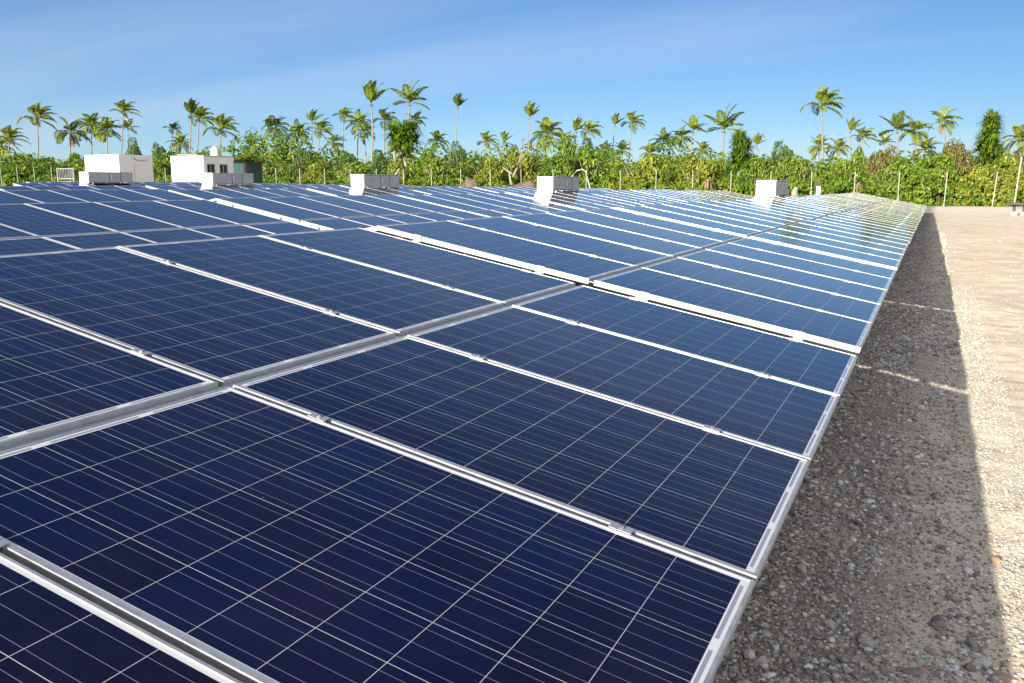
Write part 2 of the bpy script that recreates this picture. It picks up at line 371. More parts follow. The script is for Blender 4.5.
PALMS=[
 (-222.0,150.1,3.0, -222.4,151.6,11.4,3.33,'droop',
  'short palm cut off by the left edge of the photo, drooping dull green crown'),
 (-201.8,138.3,2.7, -202.4,139.8,12.0,3.33,'swept',
  'short wind-bent palm near the left edge, one flat frond blown to the right'),
 (-167.9,120.7,2.2, -168.6,122.7,14.4,3.33,'swept',
  'tall slim lone palm standing clear of the trees well left of the white hut'),
 (-161.5,123.7,2.1, -162.0,125.3,11.8,3.33,'droop',
  'shaggy dark palm left of the white hut, pale dead fronds under its crown'),
 (-200.4,160.5,2.7, -201.4,162.7,16.3,3.33,'full',
  'yellow-green palm above the left end of the white hut roof, drooping lower fronds'),
 (-196.9,162.2,2.6, -197.8,164.2,15.2,3.33,'full',
  'bushy palm above the middle of the white hut roof, left of the tallest there'),
 (-194.2,163.5,2.6, -194.3,166.8,19.9,3.33,'swept',
  'tallest palm over the white hut, pale thick trunk and crown blown to the right'),
 (-200.3,172.6,2.7, -201.8,174.5,16.4,2.54,'sparse',
  'small thin crown beside the pale trunk of the tallest palm over the white hut'),
 (-190.1,177.5,2.5, -190.6,179.8,16.1,2.22,'swept',
  'thin dark palm with a tiny bent crown above the left corner of the tank-topped hut'),
 (-177.4,171.6,2.3, -178.1,174.5,19.3,3.33,'upright',
  'tall dark palm with upswept fronds over the tank-topped hut, left one of a touching pair'),
 (-161.3,157.7,2.1, -161.4,160.4,16.6,3.33,'swept',
  'windblown palm over the tank-topped hut, hanging dead frond, right one of a touching pair'),
 (-187.8,178.6,2.5, -188.5,180.1,12.3,2.86,'full',
  'low bushy palm just above the roof slab of the tank-topped hut'),
 (-133.9,137.0,1.6, -134.0,138.8,12.1,3.33,'swept',
  'wide bright palm right behind the round roof tank, lower fronds hanging right'),
 (-170.2,187.0,2.2, -170.8,188.4,11.4,2.86,'full',
  'low dark palm crown peeping over the plants on top of the dark container'),
 (-166.0,189.1,2.1, -167.0,191.3,16.5,2.54,'upright',
  'slim pale-trunked palm right of the dark container, left one of a close pair'),
 (-164.5,189.8,2.1, -165.0,192.2,16.5,3.17,'full',
  'slim pale-trunked palm right of the dark container, right one of a close pair'),
 (-158.8,192.5,2.0, -159.4,194.6,14.9,3.17,'full',
  'dark rounded palm crown between the close pair by the container and the next tall pair'),
 (-155.3,194.2,2.0, -156.2,196.8,18.1,2.86,'upright',
  'thin palm with upright fronds, left one of the tall pair left of the one-sided palm'),
 (-147.0,186.2,1.8, -147.1,188.5,14.8,3.33,'swept',
  'thick-crowned palm, right one of the tall pair left of the one-sided palm'),
 (-149.8,196.8,1.9, -150.3,198.5,12.4,2.86,'droop',
  'short yellowish palm directly left of the one-sided palm'),
 (-148.3,197.5,1.9, -148.6,200.7,19.4,2.86,'swept',
  'thin palm with a ragged one-sided crown, all fronds blown to the right'),
 (-143.6,199.8,1.8, -144.4,202.3,17.5,3.17,'full',
  'dense yellow-green palm touching the left of the tallest palm above the middle cabinet'),
 (-98.6,140.3,1.1, -99.3,142.8,16.5,3.33,'upright',
  'tallest palm above the grey cabinet in the middle of the far left, high feathery crown'),
 (-141.9,200.6,1.8, -143.0,202.5,15.1,2.86,'droop',
  'low orange-tinged palm under the tallest palm above the middle cabinet'),
 (-137.6,202.7,1.7, -138.3,205.4,18.3,3.17,'swept',
  'umbrella-shaped dark palm right of the tallest palm above the middle cabinet'),
 (-86.6,134.3,0.9, -86.8,136.8,15.5,3.33,'sparse',
  'tall palm with few long spread fronds rising behind the forked screw pine'),
 (-129.7,206.5,1.6, -130.6,209.1,18.3,2.86,'droop',
  'dark drooping crown squeezed between the spread-fronded palm and the forked screw pine'),
 (-124.0,209.2,1.5, -124.7,210.8,12.6,2.86,'full',
  'low dark blue-green palm just right of the forked screw pine'),
 (-118.7,211.7,1.4, -120.2,214.9,22.0,2.86,'upright',
  'narrow shuttlecock-shaped tall palm rising out of a dark bush'),
 (-111.8,215.1,1.3, -112.5,216.6,12.2,2.86,'swept',
  'small ragged far palm left of the bare grey tree with one frond blown right'),
 (-107.3,217.2,1.2, -108.0,218.8,12.5,2.22,'upright',
  'tiny far palm tuft on the skyline just left of the bare grey tree'),
 (-101.1,220.2,1.1, -102.1,223.0,19.2,3.17,'upright',
  'tall palm with a narrow upright crown right behind the bare grey tree'),
 (-72.7,166.4,0.7, -73.1,167.9,11.0,3.33,'full',
  'broad bright palm right of the bare grey tree, full fountain of fronds'),
 (-92.6,224.2,1.0, -93.1,225.9,12.2,3.17,'droop',
  'low brownish drooping palm above the cabinet nearest the bare grey tree'),
 (-89.9,225.6,1.0, -90.4,227.9,15.4,3.17,'upright',
  'palm with yellow upright fronds and yellow stalks, left of a ragged wide crown'),
 (-83.0,216.8,0.9, -83.5,219.0,14.5,3.33,'swept',
  'ragged wide palm crown touching the palm with yellow stalks on its right'),
 (-82.2,229.2,0.8, -82.7,230.4,9.7,2.54,'full',
  'tiny dark palm tuft low on the skyline at the foot of the leaning thin palm'),
 (-81.7,229.5,0.8, -80.8,232.8,17.0,2.54,'upright',
  'thin palm leaning right with a sparse small crown'),
 (-78.0,231.3,0.8, -78.5,232.5,9.9,2.54,'full',
  'tiny palm tuft low on the skyline between the leaning thin palm and the upright one'),
 (-76.0,232.2,0.7, -76.6,234.9,17.2,3.17,'swept',
  'slim upright palm with a dangling dead frond, right of the leaning thin palm'),
 (-71.0,234.6,0.7, -71.5,235.7,9.1,2.86,'full',
  'low far palm tuft well right of the palm with the dangling dead frond'),
 (-67.5,236.3,0.6, -68.3,237.9,12.3,3.17,'full',
  'dark ragged palm leftmost of the cluster left of the big star-shaped palm'),
 (-63.5,238.2,0.6, -64.1,240.1,13.4,3.17,'droop',
  'brownish narrow palm between a dark ragged palm and a star-crowned one'),
 (-57.9,228.9,0.5, -58.5,231.0,14.7,3.33,'sparse',
  'star-crowned mid-height palm left of the big star-shaped palm'),
 (-58.1,240.8,0.5, -58.6,242.0,9.9,2.54,'full',
  'low small palm directly below and left of the big star-shaped palm'),
 (-32.3,149.8,0.1, -33.0,151.1,10.0,3.33,'sparse',
  'big star-shaped palm with long separate fronds and one thick upright frond'),
 (-44.4,247.4,0.3, -45.1,248.8,11.4,2.54,'upright',
  'small thin palm just right of the bright green narrow screw pine'),
 (-17.8,167.3,-0.2, -19.4,169.0,14.6,3.33,'swept',
  'tall slender palm standing highest on the right half, one long frond stretched left'),
 (-29.0,254.8,0.0, -29.6,256.2,10.8,2.86,'full',
  'low palm crown at the foot of the tall slender palm'),
 (-24.3,257.1,-0.1, -24.9,258.3,10.3,2.86,'full',
  'small far palm tuft right of the trunk of the tall slender palm'),
 (-20.8,258.7,-0.1, -22.0,260.7,15.1,2.86,'upright',
  'upright half-hidden palm, left one of a pair right of the tall slender palm'),
 (-18.6,259.8,-0.1, -19.1,261.7,13.2,3.17,'swept',
  'windblown palm, right one of a pair right of the tall slender palm'),
 (-12.8,262.5,-0.2, -13.5,264.1,11.6,2.54,'sparse',
  'short palm with one flat frond pointing left over the rusty red bush'),
 (-7.1,197.8,-0.3, -7.8,199.4,11.6,3.33,'sparse',
  'dark spiky palm, left one of the pair over the gap in the bushes'),
 (-4.7,232.9,-0.4, -5.3,234.8,13.1,3.33,'droop',
  'yellowish palm with orange fronds, right one of the pair over the gap in the bushes'),
 (-2.5,255.5,-0.4, -3.0,256.6,9.3,3.33,'full',
  'low blue-green palm under the pair over the gap in the bushes'),
 (1.9,236.0,-0.4, 0.6,238.1,15.7,3.33,'droop',
  'palm on its own with hanging dead fronds above the big reddish bush'),
 (18.2,243.8,-0.4, 17.5,245.4,11.3,3.33,'full',
  'palm at the right edge of the photo beyond the tall cone-shaped screw pine'),
]
SHRUBS=[
 (-91.2,62.1,0.98,3.51,2.47,'bright',
  'bright green shrub behind the fence at the left edge of the photo'),
 (-84.3,62.1,0.88,2.98,2.27,'bright',
  'bright green shrub behind the grey rail cage'),
 (-69.4,62.1,0.64,2.18,2.71,'bright',
  'green shrub in the gap between the white hut and the tank-topped hut'),
 (-55.4,62.1,0.43,2.21,2.81,'bright',
  'green shrub right beside the dark container'),
 (-50.3,62.1,0.35,2.51,2.46,'yellow',
  'yellow-green shrub behind the fence at the foot of the tall thin pair of palms'),
 (-46.0,62.1,0.28,2.28,2.65,'bright',
  'light green shrub behind the left end of the middle cabinet'),
 (-40.0,60.3,0.19,2.15,2.78,'yellow',
  'light yellow shrub at the foot of the forked screw pine'),
 (-37.1,62.1,0.14,2.33,2.99,'bright',
  'bright shrub directly left of the brown soil heaps'),
 (-33.5,63.9,0.09,2.33,3.02,'yellow',
  'yellow-brown shrub behind the brown soil heaps'),
 (-32.2,67.5,0.07,2.24,3.96,'yellow',
  'yellow shrub around the bare grey tree'),
 (-26.1,62.1,-0.03,2.02,3.21,'bright',
  'bright green shrub behind the second cabinet from the right'),
 (-24.5,63.9,-0.05,2.36,3.79,'bright',
  'tall bright green shrub behind the bent brace pole'),
 (-19.1,60.3,-0.13,2.62,3.00,'yellow',
  'broad yellow-green shrub right of the bent brace pole'),
 (-14.9,60.3,-0.20,2.54,3.07,'yellow',
  'broad golden-green shrub under the big star-shaped palm'),
 (-11.1,61.2,-0.26,1.95,2.95,'bright',
  'fresh green shrub behind the rightmost white cabinet'),
 (-8.1,60.3,-0.31,2.02,3.06,'bright',
  'lush green shrub between the rightmost white cabinet and the capped post'),
 (-5.2,60.3,-0.35,1.98,2.79,'bright',
  'green shrub just right of the capped post'),
 (-2.3,59.4,-0.39,2.04,2.77,'bright',
  'dark-hollowed green shrub beyond the far end of the right-hand panel row'),
 (0.4,58.5,-0.40,2.21,2.96,'bright',
  'big green shrub with dark hollows left of the leaning fence post'),
 (3.4,57.6,-0.40,2.12,2.77,'yellow',
  'big yellow-green shrub behind the dark bench'),
 (5.5,56.7,-0.40,1.71,2.71,'yellow',
  'yellow-green shrub cut off by the right edge of the photo'),
 (-114.7,80.1,1.35,3.34,4.01,'dark',
  'dark tree clump on the skyline near the left edge'),
 (-111.4,81.9,1.30,2.79,3.50,'dark',
  'low dark tree clump on the skyline left of the shaggy palm'),
 (-99.2,76.5,1.11,1.79,3.99,'bright',
  'green clump touching the left side of the white hut'),
 (-99.0,85.5,1.10,2.05,6.40,'dark',
  'dark round tree behind the right end of the white hut roof'),
 (-88.8,80.1,0.94,1.89,5.31,'dark',
  'dark tree rising in the gap between the two white huts'),
 (-42.8,45.6,0.23,1.18,3.05,'yellow',
  'yellow-green creeper growing over the top of the dark container'),
 (-73.3,85.5,0.71,2.24,5.40,'dark',
  'dark tree behind the close pair of palms by the container'),
 (-67.1,81.9,0.61,2.35,4.64,'dark',
  'dark clump below the tall thin pair of palms'),
 (-60.1,80.1,0.50,2.70,4.22,'dark',
  'dark clump behind the one-sided palm'),
 (-54.8,80.1,0.42,2.20,4.30,'dark',
  'dark clump below the umbrella-shaped palm'),
 (-46.6,76.5,0.29,1.84,4.25,'bright',
  'green clump just right of the forked screw pine'),
 (-44.4,78.3,0.26,1.85,5.10,'dark',
  'dark bush under the narrow shuttlecock palm'),
 (-33.4,80.1,0.09,1.69,5.18,'bright',
  'bright round tree left of a dark round tree, over the second cabinet from the right'),
 (-30.4,80.1,0.04,1.96,5.35,'dark',
  'dark round tree over the bent brace pole'),
 (-24.3,83.7,-0.05,3.36,3.80,'bright',
  'broad green clump at the foot of the dark ragged palm'),
 (-12.6,81.9,-0.24,2.19,4.99,'dark',
  'dark flat-topped tree above the rightmost white cabinet'),
 (-5.9,76.5,-0.34,1.32,4.14,'bright',
  'bright pointed bush under the pair right of the tall slender palm'),
 (-3.2,71.1,-0.38,1.29,4.01,'red',
  'rusty red bush beyond the far end of the right-hand panel row'),
 (1.1,69.3,-0.40,1.72,4.36,'red',
  'big reddish bush left of the tall cone-shaped screw pine'),
 (5.3,69.3,-0.40,1.40,3.72,'red',
  'brown-tinged bush at the right edge above the dark bench'),
 (-1.3,72.9,-0.40,1.84,3.08,'bright',
  'green bush filling the gap between the rusty red bush and the big reddish bush'),
]

# ------------------------------------------------------------------ terrain
def base_z(x, y):
    """broad shape of the coral-sand ground"""
    x = np.asarray(x, float); y = np.asarray(y, float)
    z = np.interp(y, [-50, 12, 40, 56, 70, 3000], [-0.85, -0.85, -0.62, -0.42, -0.40, -0.40])
    z = z + 0.0155*np.clip(-x-2, 0, 300)
    return z

def vnoise(x, y, s, seed):
    """smooth value noise, vectorised"""
    r = np.random.default_rng(seed); T = r.random((256, 256))*2-1
    u = x/s; v = y/s
    i = np.floor(u).astype(int); j = np.floor(v).astype(int)
    fu = u-i; fv = v-j; fu = fu*fu*(3-2*fu); fv = fv*fv*(3-2*fv)
    g = lambda a, b: T[a % 256, b % 256]
    return (g(i, j)*(1-fu)+g(i+1, j)*fu)*(1-fv)+(g(i, j+1)*(1-fu)+g(i+1, j+1)*fu)*fv

def relief(x, y):
    near = np.clip((60-y)/20, 0, 1)*np.clip((14-np.abs(x-2))/4, 0, 1)
    z = 0.016*vnoise(x, y, 1.1, 1)+0.012*vnoise(x, y, 0.42, 2)+0.008*vnoise(x, y, 0.17, 3)
    z = z + 0.006*vnoise(x, y, 0.08, 4)+np.clip((x-0.5)/0.6, 0, 1)*(0.009*vnoise(x, y, 0.16, 8)+0.007*vnoise(x*0.8, y*0.9, 0.5, 9))
    z = z + 0.016*np.clip(vnoise(x*0.35, y*1.6, 2.2, 5), 0, 1)*np.clip((y-8)/10, 0, 1)      # low windrows left by the grader
    z = z + 0.10*np.clip(vnoise(x, y, 1.8, 6)+0.1, 0, 1)*np.exp(-((y-52.5)/1.6)**2)*np.clip((x+2)/2, 0, 1)  # sand berm by the fence
    return z*near

def ground_z(x, y):
    return base_z(x, y)+relief(np.asarray(x, float), np.asarray(y, float))

xs = np.concatenate([[-3000, -1200, -500, -250, -150, -100, -70, -50, -35, -24, -16, -10, -6, -4, -3], np.arange(-2, 3.0, 0.04), np.arange(3.0, 8, 0.09),
                     [8.2, 8.6, 9.2, 10, 11, 12.5, 14, 17, 22, 30, 45, 70, 120, 250, 600, 1400, 3000]])
ys = np.concatenate([[-600, -200, -80, -30, -15, -8, -4, -2, -1], np.arange(-0.5, 12, 0.05), np.arange(12, 30, 0.10), np.arange(30, 60, 0.22),
                     [61, 63, 66, 70, 76, 85, 100, 125, 160, 220, 320, 500, 900, 1800, 4000]])
GX, GY = np.meshgrid(xs, ys)
GZ = ground_z(GX, GY)
nv = GX.size; nx = len(xs); ny = len(ys)
idx = np.arange(nv).reshape(ny, nx)
quads = np.stack([idx[:-1, :-1], idx[:-1, 1:], idx[1:, 1:], idx[1:, :-1]], -1).reshape(-1, 4)
def np_mesh(name, verts, faces, mats, smooth=False, mat_idx=None):
    k = faces.shape[1]
    me = bpy.data.meshes.new(name)
    me.vertices.add(len(verts)); me.vertices.foreach_set('co', np.asarray(verts, np.float32).ravel())
    me.loops.add(faces.size); me.loops.foreach_set('vertex_index', faces.astype(np.int32).ravel())
    me.polygons.add(len(faces))
    me.polygons.foreach_set('loop_start', np.arange(0, faces.size, k, dtype=np.int32))
    me.polygons.foreach_set('loop_total', np.full(len(faces), k, np.int32))
    for mt in (mats if isinstance(mats, (list, tuple)) else [mats]): me.materials.append(mt)
    if mat_idx is not None: me.polygons.foreach_set('material_index', np.asarray(mat_idx, np.int32))
    me.polygons.foreach_set('use_smooth', np.full(len(faces), smooth))
    me.update(calc_edges=True)
    return me

G = NT('coral_sand_and_gravel')
P = G.pos(); gx, gy, gz_ = G.xyz(P)
n1 = G.noise(P, 0.45, 6, 0.6); n2 = G.noise(P, 3.2, 6, 0.65); n3 = G.noise(P, 19.0, 4, 0.6)
vor = G.voronoi(P, 46.0, 'Color'); vd = G.voronoi(P, 46.0, 'Distance')
vor2 = G.voronoi(P, 120.0, 'Color')
sand = G.mix(G.rng(n2, 0.3, 0.7), (0.54, 0.465, 0.355), (0.645, 0.57, 0.455))
sand = G.mix(G.rng(n1, 0.45, 0.7, 0, 0.5), sand, (0.43, 0.355, 0.26))
sand = G.mix(G.m('MULTIPLY', G.xyz(vor2)[0], 0.22), sand, (0.44, 0.37, 0.29))
streak = G.noise(G.scale(P, (0.30, 1.9, 1)), 1.0, 6, 0.65, 0.3)
sand = G.mix(G.rng(streak, 0.52, 0.72, 0, 0.25), sand, (0.36, 0.285, 0.195))
gravel = G.mix(G.xyz(vor)[0], (0.17, 0.15, 0.13), (0.42, 0.385, 0.34))
gravel = G.mix(G.rng(n3, 0.4, 0.65), gravel, (0.23, 0.205, 0.175))
# gravel lies in a ragged strip along the panels and thins out on the sand
wob = G.m('ADD', gx, G.m('MULTIPLY', G.m('SUBTRACT', n2, 0.5), 0.55))
gm = G.rng(wob, 0.12, 0.50, 1.0, 0.0)
patch = G.rng(G.noise(P, 1.5, 5, 0.65), 0.52, 0.63)
gm = G.m('MULTIPLY', gm, G.m('SUBTRACT', 1.0, G.m('MULTIPLY', patch, 0.55)))
far = G.rng(gy, 40.0, 50.0)
pale = G.mix(G.m('MULTIPLY', far, 0.6), sand, (0.67, 0.605, 0.51))
col = G.mix(gm, pale, gravel)
soil = G.rng(gy, 54.5, 57.5)
col = G.mix(soil, col, (0.12, 0.105, 0.055))
G.p(Base_Color=col, Roughness=0.95)
G.b.inputs['Specular IOR Level'].default_value = 0.15
hgt = G.m('ADD', G.m('MULTIPLY', n3, 0.6), G.m('MULTIPLY', vd, G.m('ADD', 0.35, gm)))
G.bump(hgt, 0.5, 0.02)
for _n in G.t.nodes:
    if _n.type == 'BUMP': G.set(_n.inputs['Strength'], G.rng(gy, 4.0, 16.0, 0.5, 0.0))
gnd = link('ground', np_mesh('ground', np.stack([GX, GY, GZ], -1).reshape(-1, 3), quads, G.mat, True))
tag(gnd, 'pale coral sand ground with a gravelly strip beside the panels', kind='structure')

# loose stones of the gravel strip: uncountable, one object
ICO_V, ICO_F = [], []
phi = (1+5**.5)/2
for a, b in ((-1, phi), (1, phi), (-1, -phi), (1, -phi)):
    ICO_V += [(a, b, 0)]
for a, b in ((-1, phi), (1, phi), (-1, -phi), (1, -phi)):
    ICO_V += [(0, a, b)]
for a, b in ((phi, -1), (phi, 1), (-phi, -1), (-phi, 1)):
    ICO_V += [(a, 0, b)]
ICO_V = np.array(ICO_V)/np.linalg.norm(ICO_V[0])
ICO_F = np.array([(0,11,5),(0,5,1),(0,1,7),(0,7,10),(0,10,11),(1,5,9),(5,11,4),(11,10,2),(10,7,6),(7,1,8),
                  (3,9,4),(3,4,2),(3,2,6),(3,6,8),(3,8,9),(4,9,5),(2,4,11),(6,2,10),(8,6,7),(9,8,1)])
def stones(n, xf, yf, smin, smax, power, seed, patchy=True):
    r = np.random.default_rng(seed)
    X = xf(r, n); Y = yf(r, n)
    if xf is not None and patchy:         # fines show through where stones are sparse
        keep = (vnoise(X, Y*0.7, 0.34, 31)+0.6*vnoise(X, Y, 0.13, 32)) < 0.50-0.25*np.clip(X-0.15, 0, 1)+0.7*(r.random(n)-0.5)
        X, Y = X[keep], Y[keep]; n = len(X)
    S = smin*(smax/smin)**(r.random(n)**power)
    Z = ground_z(X, Y)
    sc = S[:, None]*np.stack([0.8+0.5*r.random(n), 0.7+0.35*r.random(n), 0.40+0.35*r.random(n)], -1)
    jit = 1+0.34*(r.random((n, 12))-0.5)
    V = ICO_V[None]*jit[..., None]*sc[:, None]
    q = r.random(n)*2*np.pi; tl = (r.random(n)-.5)*0.9
    c, s = np.cos(q), np.sin(q); ct, st = np.cos(tl), np.sin(tl)
    x, y, z = V[..., 0], V[..., 1], V[..., 2]
    y, z = y*ct[:, None]-z*st[:, None], y*st[:, None]+z*ct[:, None]
    x, y = x*c[:, None]-y*s[:, None], x*s[:, None]+y*c[:, None]
    V = np.stack([x+X[:, None], y+Y[:, None], z+(Z+sc[:, 2]*0.45)[:, None]], -1).reshape(-1, 3)
    F = (ICO_F[None]+(np.arange(n)*12)[:, None, None]).reshape(-1, 3)
    return V, F
def xband(lo, hi, p):
    return lambda r, n: lo+(hi-lo)*r.random(n)**p
def ydens(lo, hi):
    return lambda r, n: lo+(hi-lo)*r.random(n)**1.9
parts = [stones(62000, xband(-1.0, 1.0, 0.95), ydens(0.3, 15), 0.003, 0.0105, 1.2, 11, False),
         stones(15000, xband(-1.0, 0.66, 1.0), ydens(0.3, 14), 0.008, 0.0190, 1.5, 12),
         stones(1500, xband(-0.9, 0.62, 1.0), ydens(0.3, 12), 0.016, 0.032, 2.0, 13),
         stones(16000, xband(-1.2, 0.70, 1.0), lambda r, n: 7+24*r.random(n)**1.3, 0.010, 0.024, 1.5, 16),
         stones(6500, xband(0.5, 3.2, 1.5), ydens(0.4, 20), 0.003, 0.010, 1.8, 14, False),
         stones(5200, xband(0.6, 7.5, 1.2), lambda r, n: 1+26*r.random(n)**1.6, 0.004, 0.017, 2.2, 17, False),
         stones(130, xband(0.7, 7.0, 1.3), lambda r, n: 2+40*r.random(n), 0.012, 0.04, 1.6, 15)]
MI = np.concatenate([np.full(len(f), 1 if i in (4, 5) else 0) for i, (v, f) in enumerate(parts)])
off = 0; VV = []; FF = []
for v, f in parts:
    VV.append(v); FF.append(f+off); off += len(v)
ST = NT('gravel_stone')
i_ = ST.island()
sc_ = ST.ramp(i_, [(0, (0.13, 0.112, 0.098)), (0.4, (0.31, 0.285, 0.255)), (0.75, (0.50, 0.475, 0.435)), (0.97, (0.74, 0.72, 0.68)), (1, (0.42, 0.26, 0.16))])
nn = ST.noise(ST.pos(), 60, 4)
ST.p(Base_Color=ST.mix(ST.rng(nn, .3, .7, 0, .35), sc_, (0.25, 0.23, 0.205)), Roughness=0.9)
SC = NT('coral_clod')
SC.p(Base_Color=SC.ramp(SC.island(), [(0, (0.33, 0.27, 0.195)), (0.5, (0.46, 0.39, 0.30)), (1, (0.58, 0.51, 0.42))]), Roughness=0.95)
tag(link('gravel', np_mesh('gravel', np.concatenate(VV), np.concatenate(FF), [ST.mat, SC.mat], False, MI)),
    'grey and tan loose gravel strewn along the panel edge', kind='stuff')

def rock(name, x, y, s, col, label, seed, flat=0.6):
    r = random.Random(seed); m = MB()
    import bmesh
    bm = bmesh.new(); bmesh.ops.create_icosphere(bm, subdivisions=3, radius=1)
    for v in bm.verts:
        d = v.co.normalized()
        k = 1+0.22*math.sin(d.x*3.1+seed)*math.cos(d.y*2.7+seed*2)+0.10*math.sin(d.z*7+d.x*5+seed)+0.05*math.sin(d.y*13+seed)
        v.co = Vector((d.x*s*1.25*k, d.y*s*k, d.z*s*flat*k))
    me = bpy.data.meshes.new(name); bm.to_mesh(me); bm.free()
    mt = simple(name+'_stone', col, 0.9, 0, 0.25, 30, 0.4); me.materials.append(mt)
    o = link(name, me, None, (x, y, float(ground_z(x, y))+s*flat*0.35), (0, 0, r.random()*6))
    return tag(o, label, 'rock')
rock('rock', 0.11, 3.07, 0.030, (0.55, 0.53, 0.50), 'pale rounded rock in the shaded gravel, biggest stone in the middle of the strip', 3)
rock('rock', 0.71, 2.53, 0.022, (0.36, 0.22, 0.14), 'orange-brown stone lying on the shadow line near the lower right corner', 5)
rock('rock', 0.86, 8.85, 0.032, (0.62, 0.58, 0.52), 'small pale stone lying on the sunlit sand just beyond the shadow line', 8)
rock('rock', 0.67, 1.42, 0.028, (0.38, 0.27, 0.18), 'brown flat stone at the very bottom right corner', 9, 0.45)

# ------------------------------------------------------------------ solar tables
L, PW, WD, CH, TH = 1.65, 1.012, 0.992, 0.040, 0.035
TILT = R(11.02)
ct, st = math.cos(TILT), math.sin(TILT)
SLOPE = 2*L+CH
HALF = SLOPE*ct
PITCH_Y = 5*PW+0.215

def panel_geometry(m, glass, frame):
    hx, hy, lip = L/2, WD/2, 0.0095
    if glass:
        m.face([(-hx+lip, -hy+lip, -0.0025), (hx-lip, -hy+lip, -0.0025), (hx-lip, hy-lip, -0.0025), (-hx+lip, hy-lip, -0.0025)], 0)
        m.face([(-hx+lip, -hy+lip, -0.026), (-hx+lip, hy-lip, -0.026), (hx-lip, hy-lip, -0.026), (hx-lip, -hy+lip, -0.026)], 2)
    if frame:
        def ring(prof):
            # prof: list of (inset, z); sweep round the rectangle
            b = len(m.v)
            for ins, z in prof:
                m.v += [(-hx+ins, -hy+ins, z), (hx-ins, -hy+ins, z), (hx-ins, hy-ins, z), (-hx+ins, hy-ins, z)]
            for i in range(len(prof)-1):
                for k in range(4):
                    a = b+i*4+k; c = b+i*4+(k+1) % 4
                    m.f.append((a, a+4, c+4, c)[::-1]); m.m.append(1)
        ring([(0.030, -TH), (0.0, -TH), (0.0, -0.0015), (0.0015, 0.0), (lip-0.001, 0.0), (lip, -0.001), (lip, -0.0255)][::1])
def pm(name, glass, frame):
    m = MB(); panel_geometry(m, glass, frame)
    return m
PANEL_FULL = pm('p', True, True).mesh('solar_panel', [GLASS, ALU, BACK])
PANEL_GLASS = pm('p', True, False).mesh('solar_panel_laminate', [GLASS, ALU, BACK])
_m = pm('p', False, True); _m.m = [0]*len(_m.f); PANEL_FRAME = _m.mesh('panel_frame', [ALU])
for me_ in (PANEL_FULL, PANEL_FRAME):
    me_.validate()

cm = MB()      # mid clamp: a bridge over both frame lips, bolt in its middle
cm.box(-0.030, 0.030, -0.0185, 0.0185, 0.0008, 0.0042, 0, 0.001)
cm.box(-0.030, 0.030, -0.0088, -0.0063, -0.035, 0.0010, 0)
cm.box(-0.030, 0.030, 0.0063, 0.0088, -0.035, 0.0010, 0)
CLAMP = cm.mesh('clamp', [ALU])
bm_ = MB(); bm_.tube([(0, 0, 0.004), (0, 0, 0.011)], 0.0068, 6); bm_.tube([(0, 0, 0.004), (0, 0, 0.0055)], 0.0095, 12)
BOLTM = bm_.mesh('bolt', [BOLT])
em = MB()      # end clamp: z-shaped bracket standing on the rail end
em.box(-0.028, 0.028, -0.004, 0.012, 0.0008, 0.0042, 0, 0.001)
em.box(-0.028, 0.028, -0.0075, -0.004, -0.046, 0.0042, 0)
em.box(-0.028, 0.028, -0.032, -0.0075, -0.046, -0.0425, 0)
ENDC = em.mesh('end_clamp', [ALU])
rm = MB(); rm.box(-0.021, 0.021, -(5*PW)/2-0.035, (5*PW)/2+0.035, -TH-0.046, -TH-0.001, 0, 0.002)
RAIL = rm.mesh('rail', [ALU])
sm_ = MB(); sm_.box(-CH/2+0.001, CH/2-0.001, -2.5*PW+0.01, 2.5*PW-0.01, -0.004, 0.0, 0); STRIP = sm_.mesh('channel_strip', [ALU])
eb_ = MB(); eb_.box(-SLOPE/2+0.02, SLOPE/2-0.02, -0.012, 0.012, -0.055, -0.001, 0, 0.002); EDGE = eb_.mesh('edge_beam', [ALU])
eb_ = MB(); eb_.box(-SLOPE/2+0.21, SLOPE/2-0.21, -0.02, 0.02, -0.140, -0.086, 0, 0.002); EDGES = eb_.mesh('edge_beam', [STEEL])
gm_ = MB(); gm_.box(-SLOPE/2+0.05, SLOPE/2-0.02, -0.03, 0.03, -TH-0.125, -TH-0.047, 0, 0.002)
GIRD = gm_.mesh('girder', [STEEL])
lm = MB(); lm.box(-0.04, 0.04, -0.04, 0.04, 0, 1, 0); LEG = lm.mesh('leg', [STEEL])
bp = MB(); bp.box(-0.16, 0.16, -0.16, 0.16, 0, 0.05, 0, 0.01); FOOT = bp.mesh('footing', [CONCW])

GABLE_X = [-3.275-6.65*k for k in range(6)]
def table_dz(g, k):
    y = -2.02+PITCH_Y*k+2.5
    if g == 0:
        return (0.005 if k >= 1 else 0) - 0.0050*max(0, y-11) - 0.00003*max(0, y-25)**2
    jog = [0, 0.0, 0.015, 0.0, 0.012, 0.0, 0.01, 0.0, 0.01, 0][k]
    z = 0.1*g + (0.02 if g > 1 else 0)+jog-0.02
    z += -0.0115*max(0, y-31)
    return z

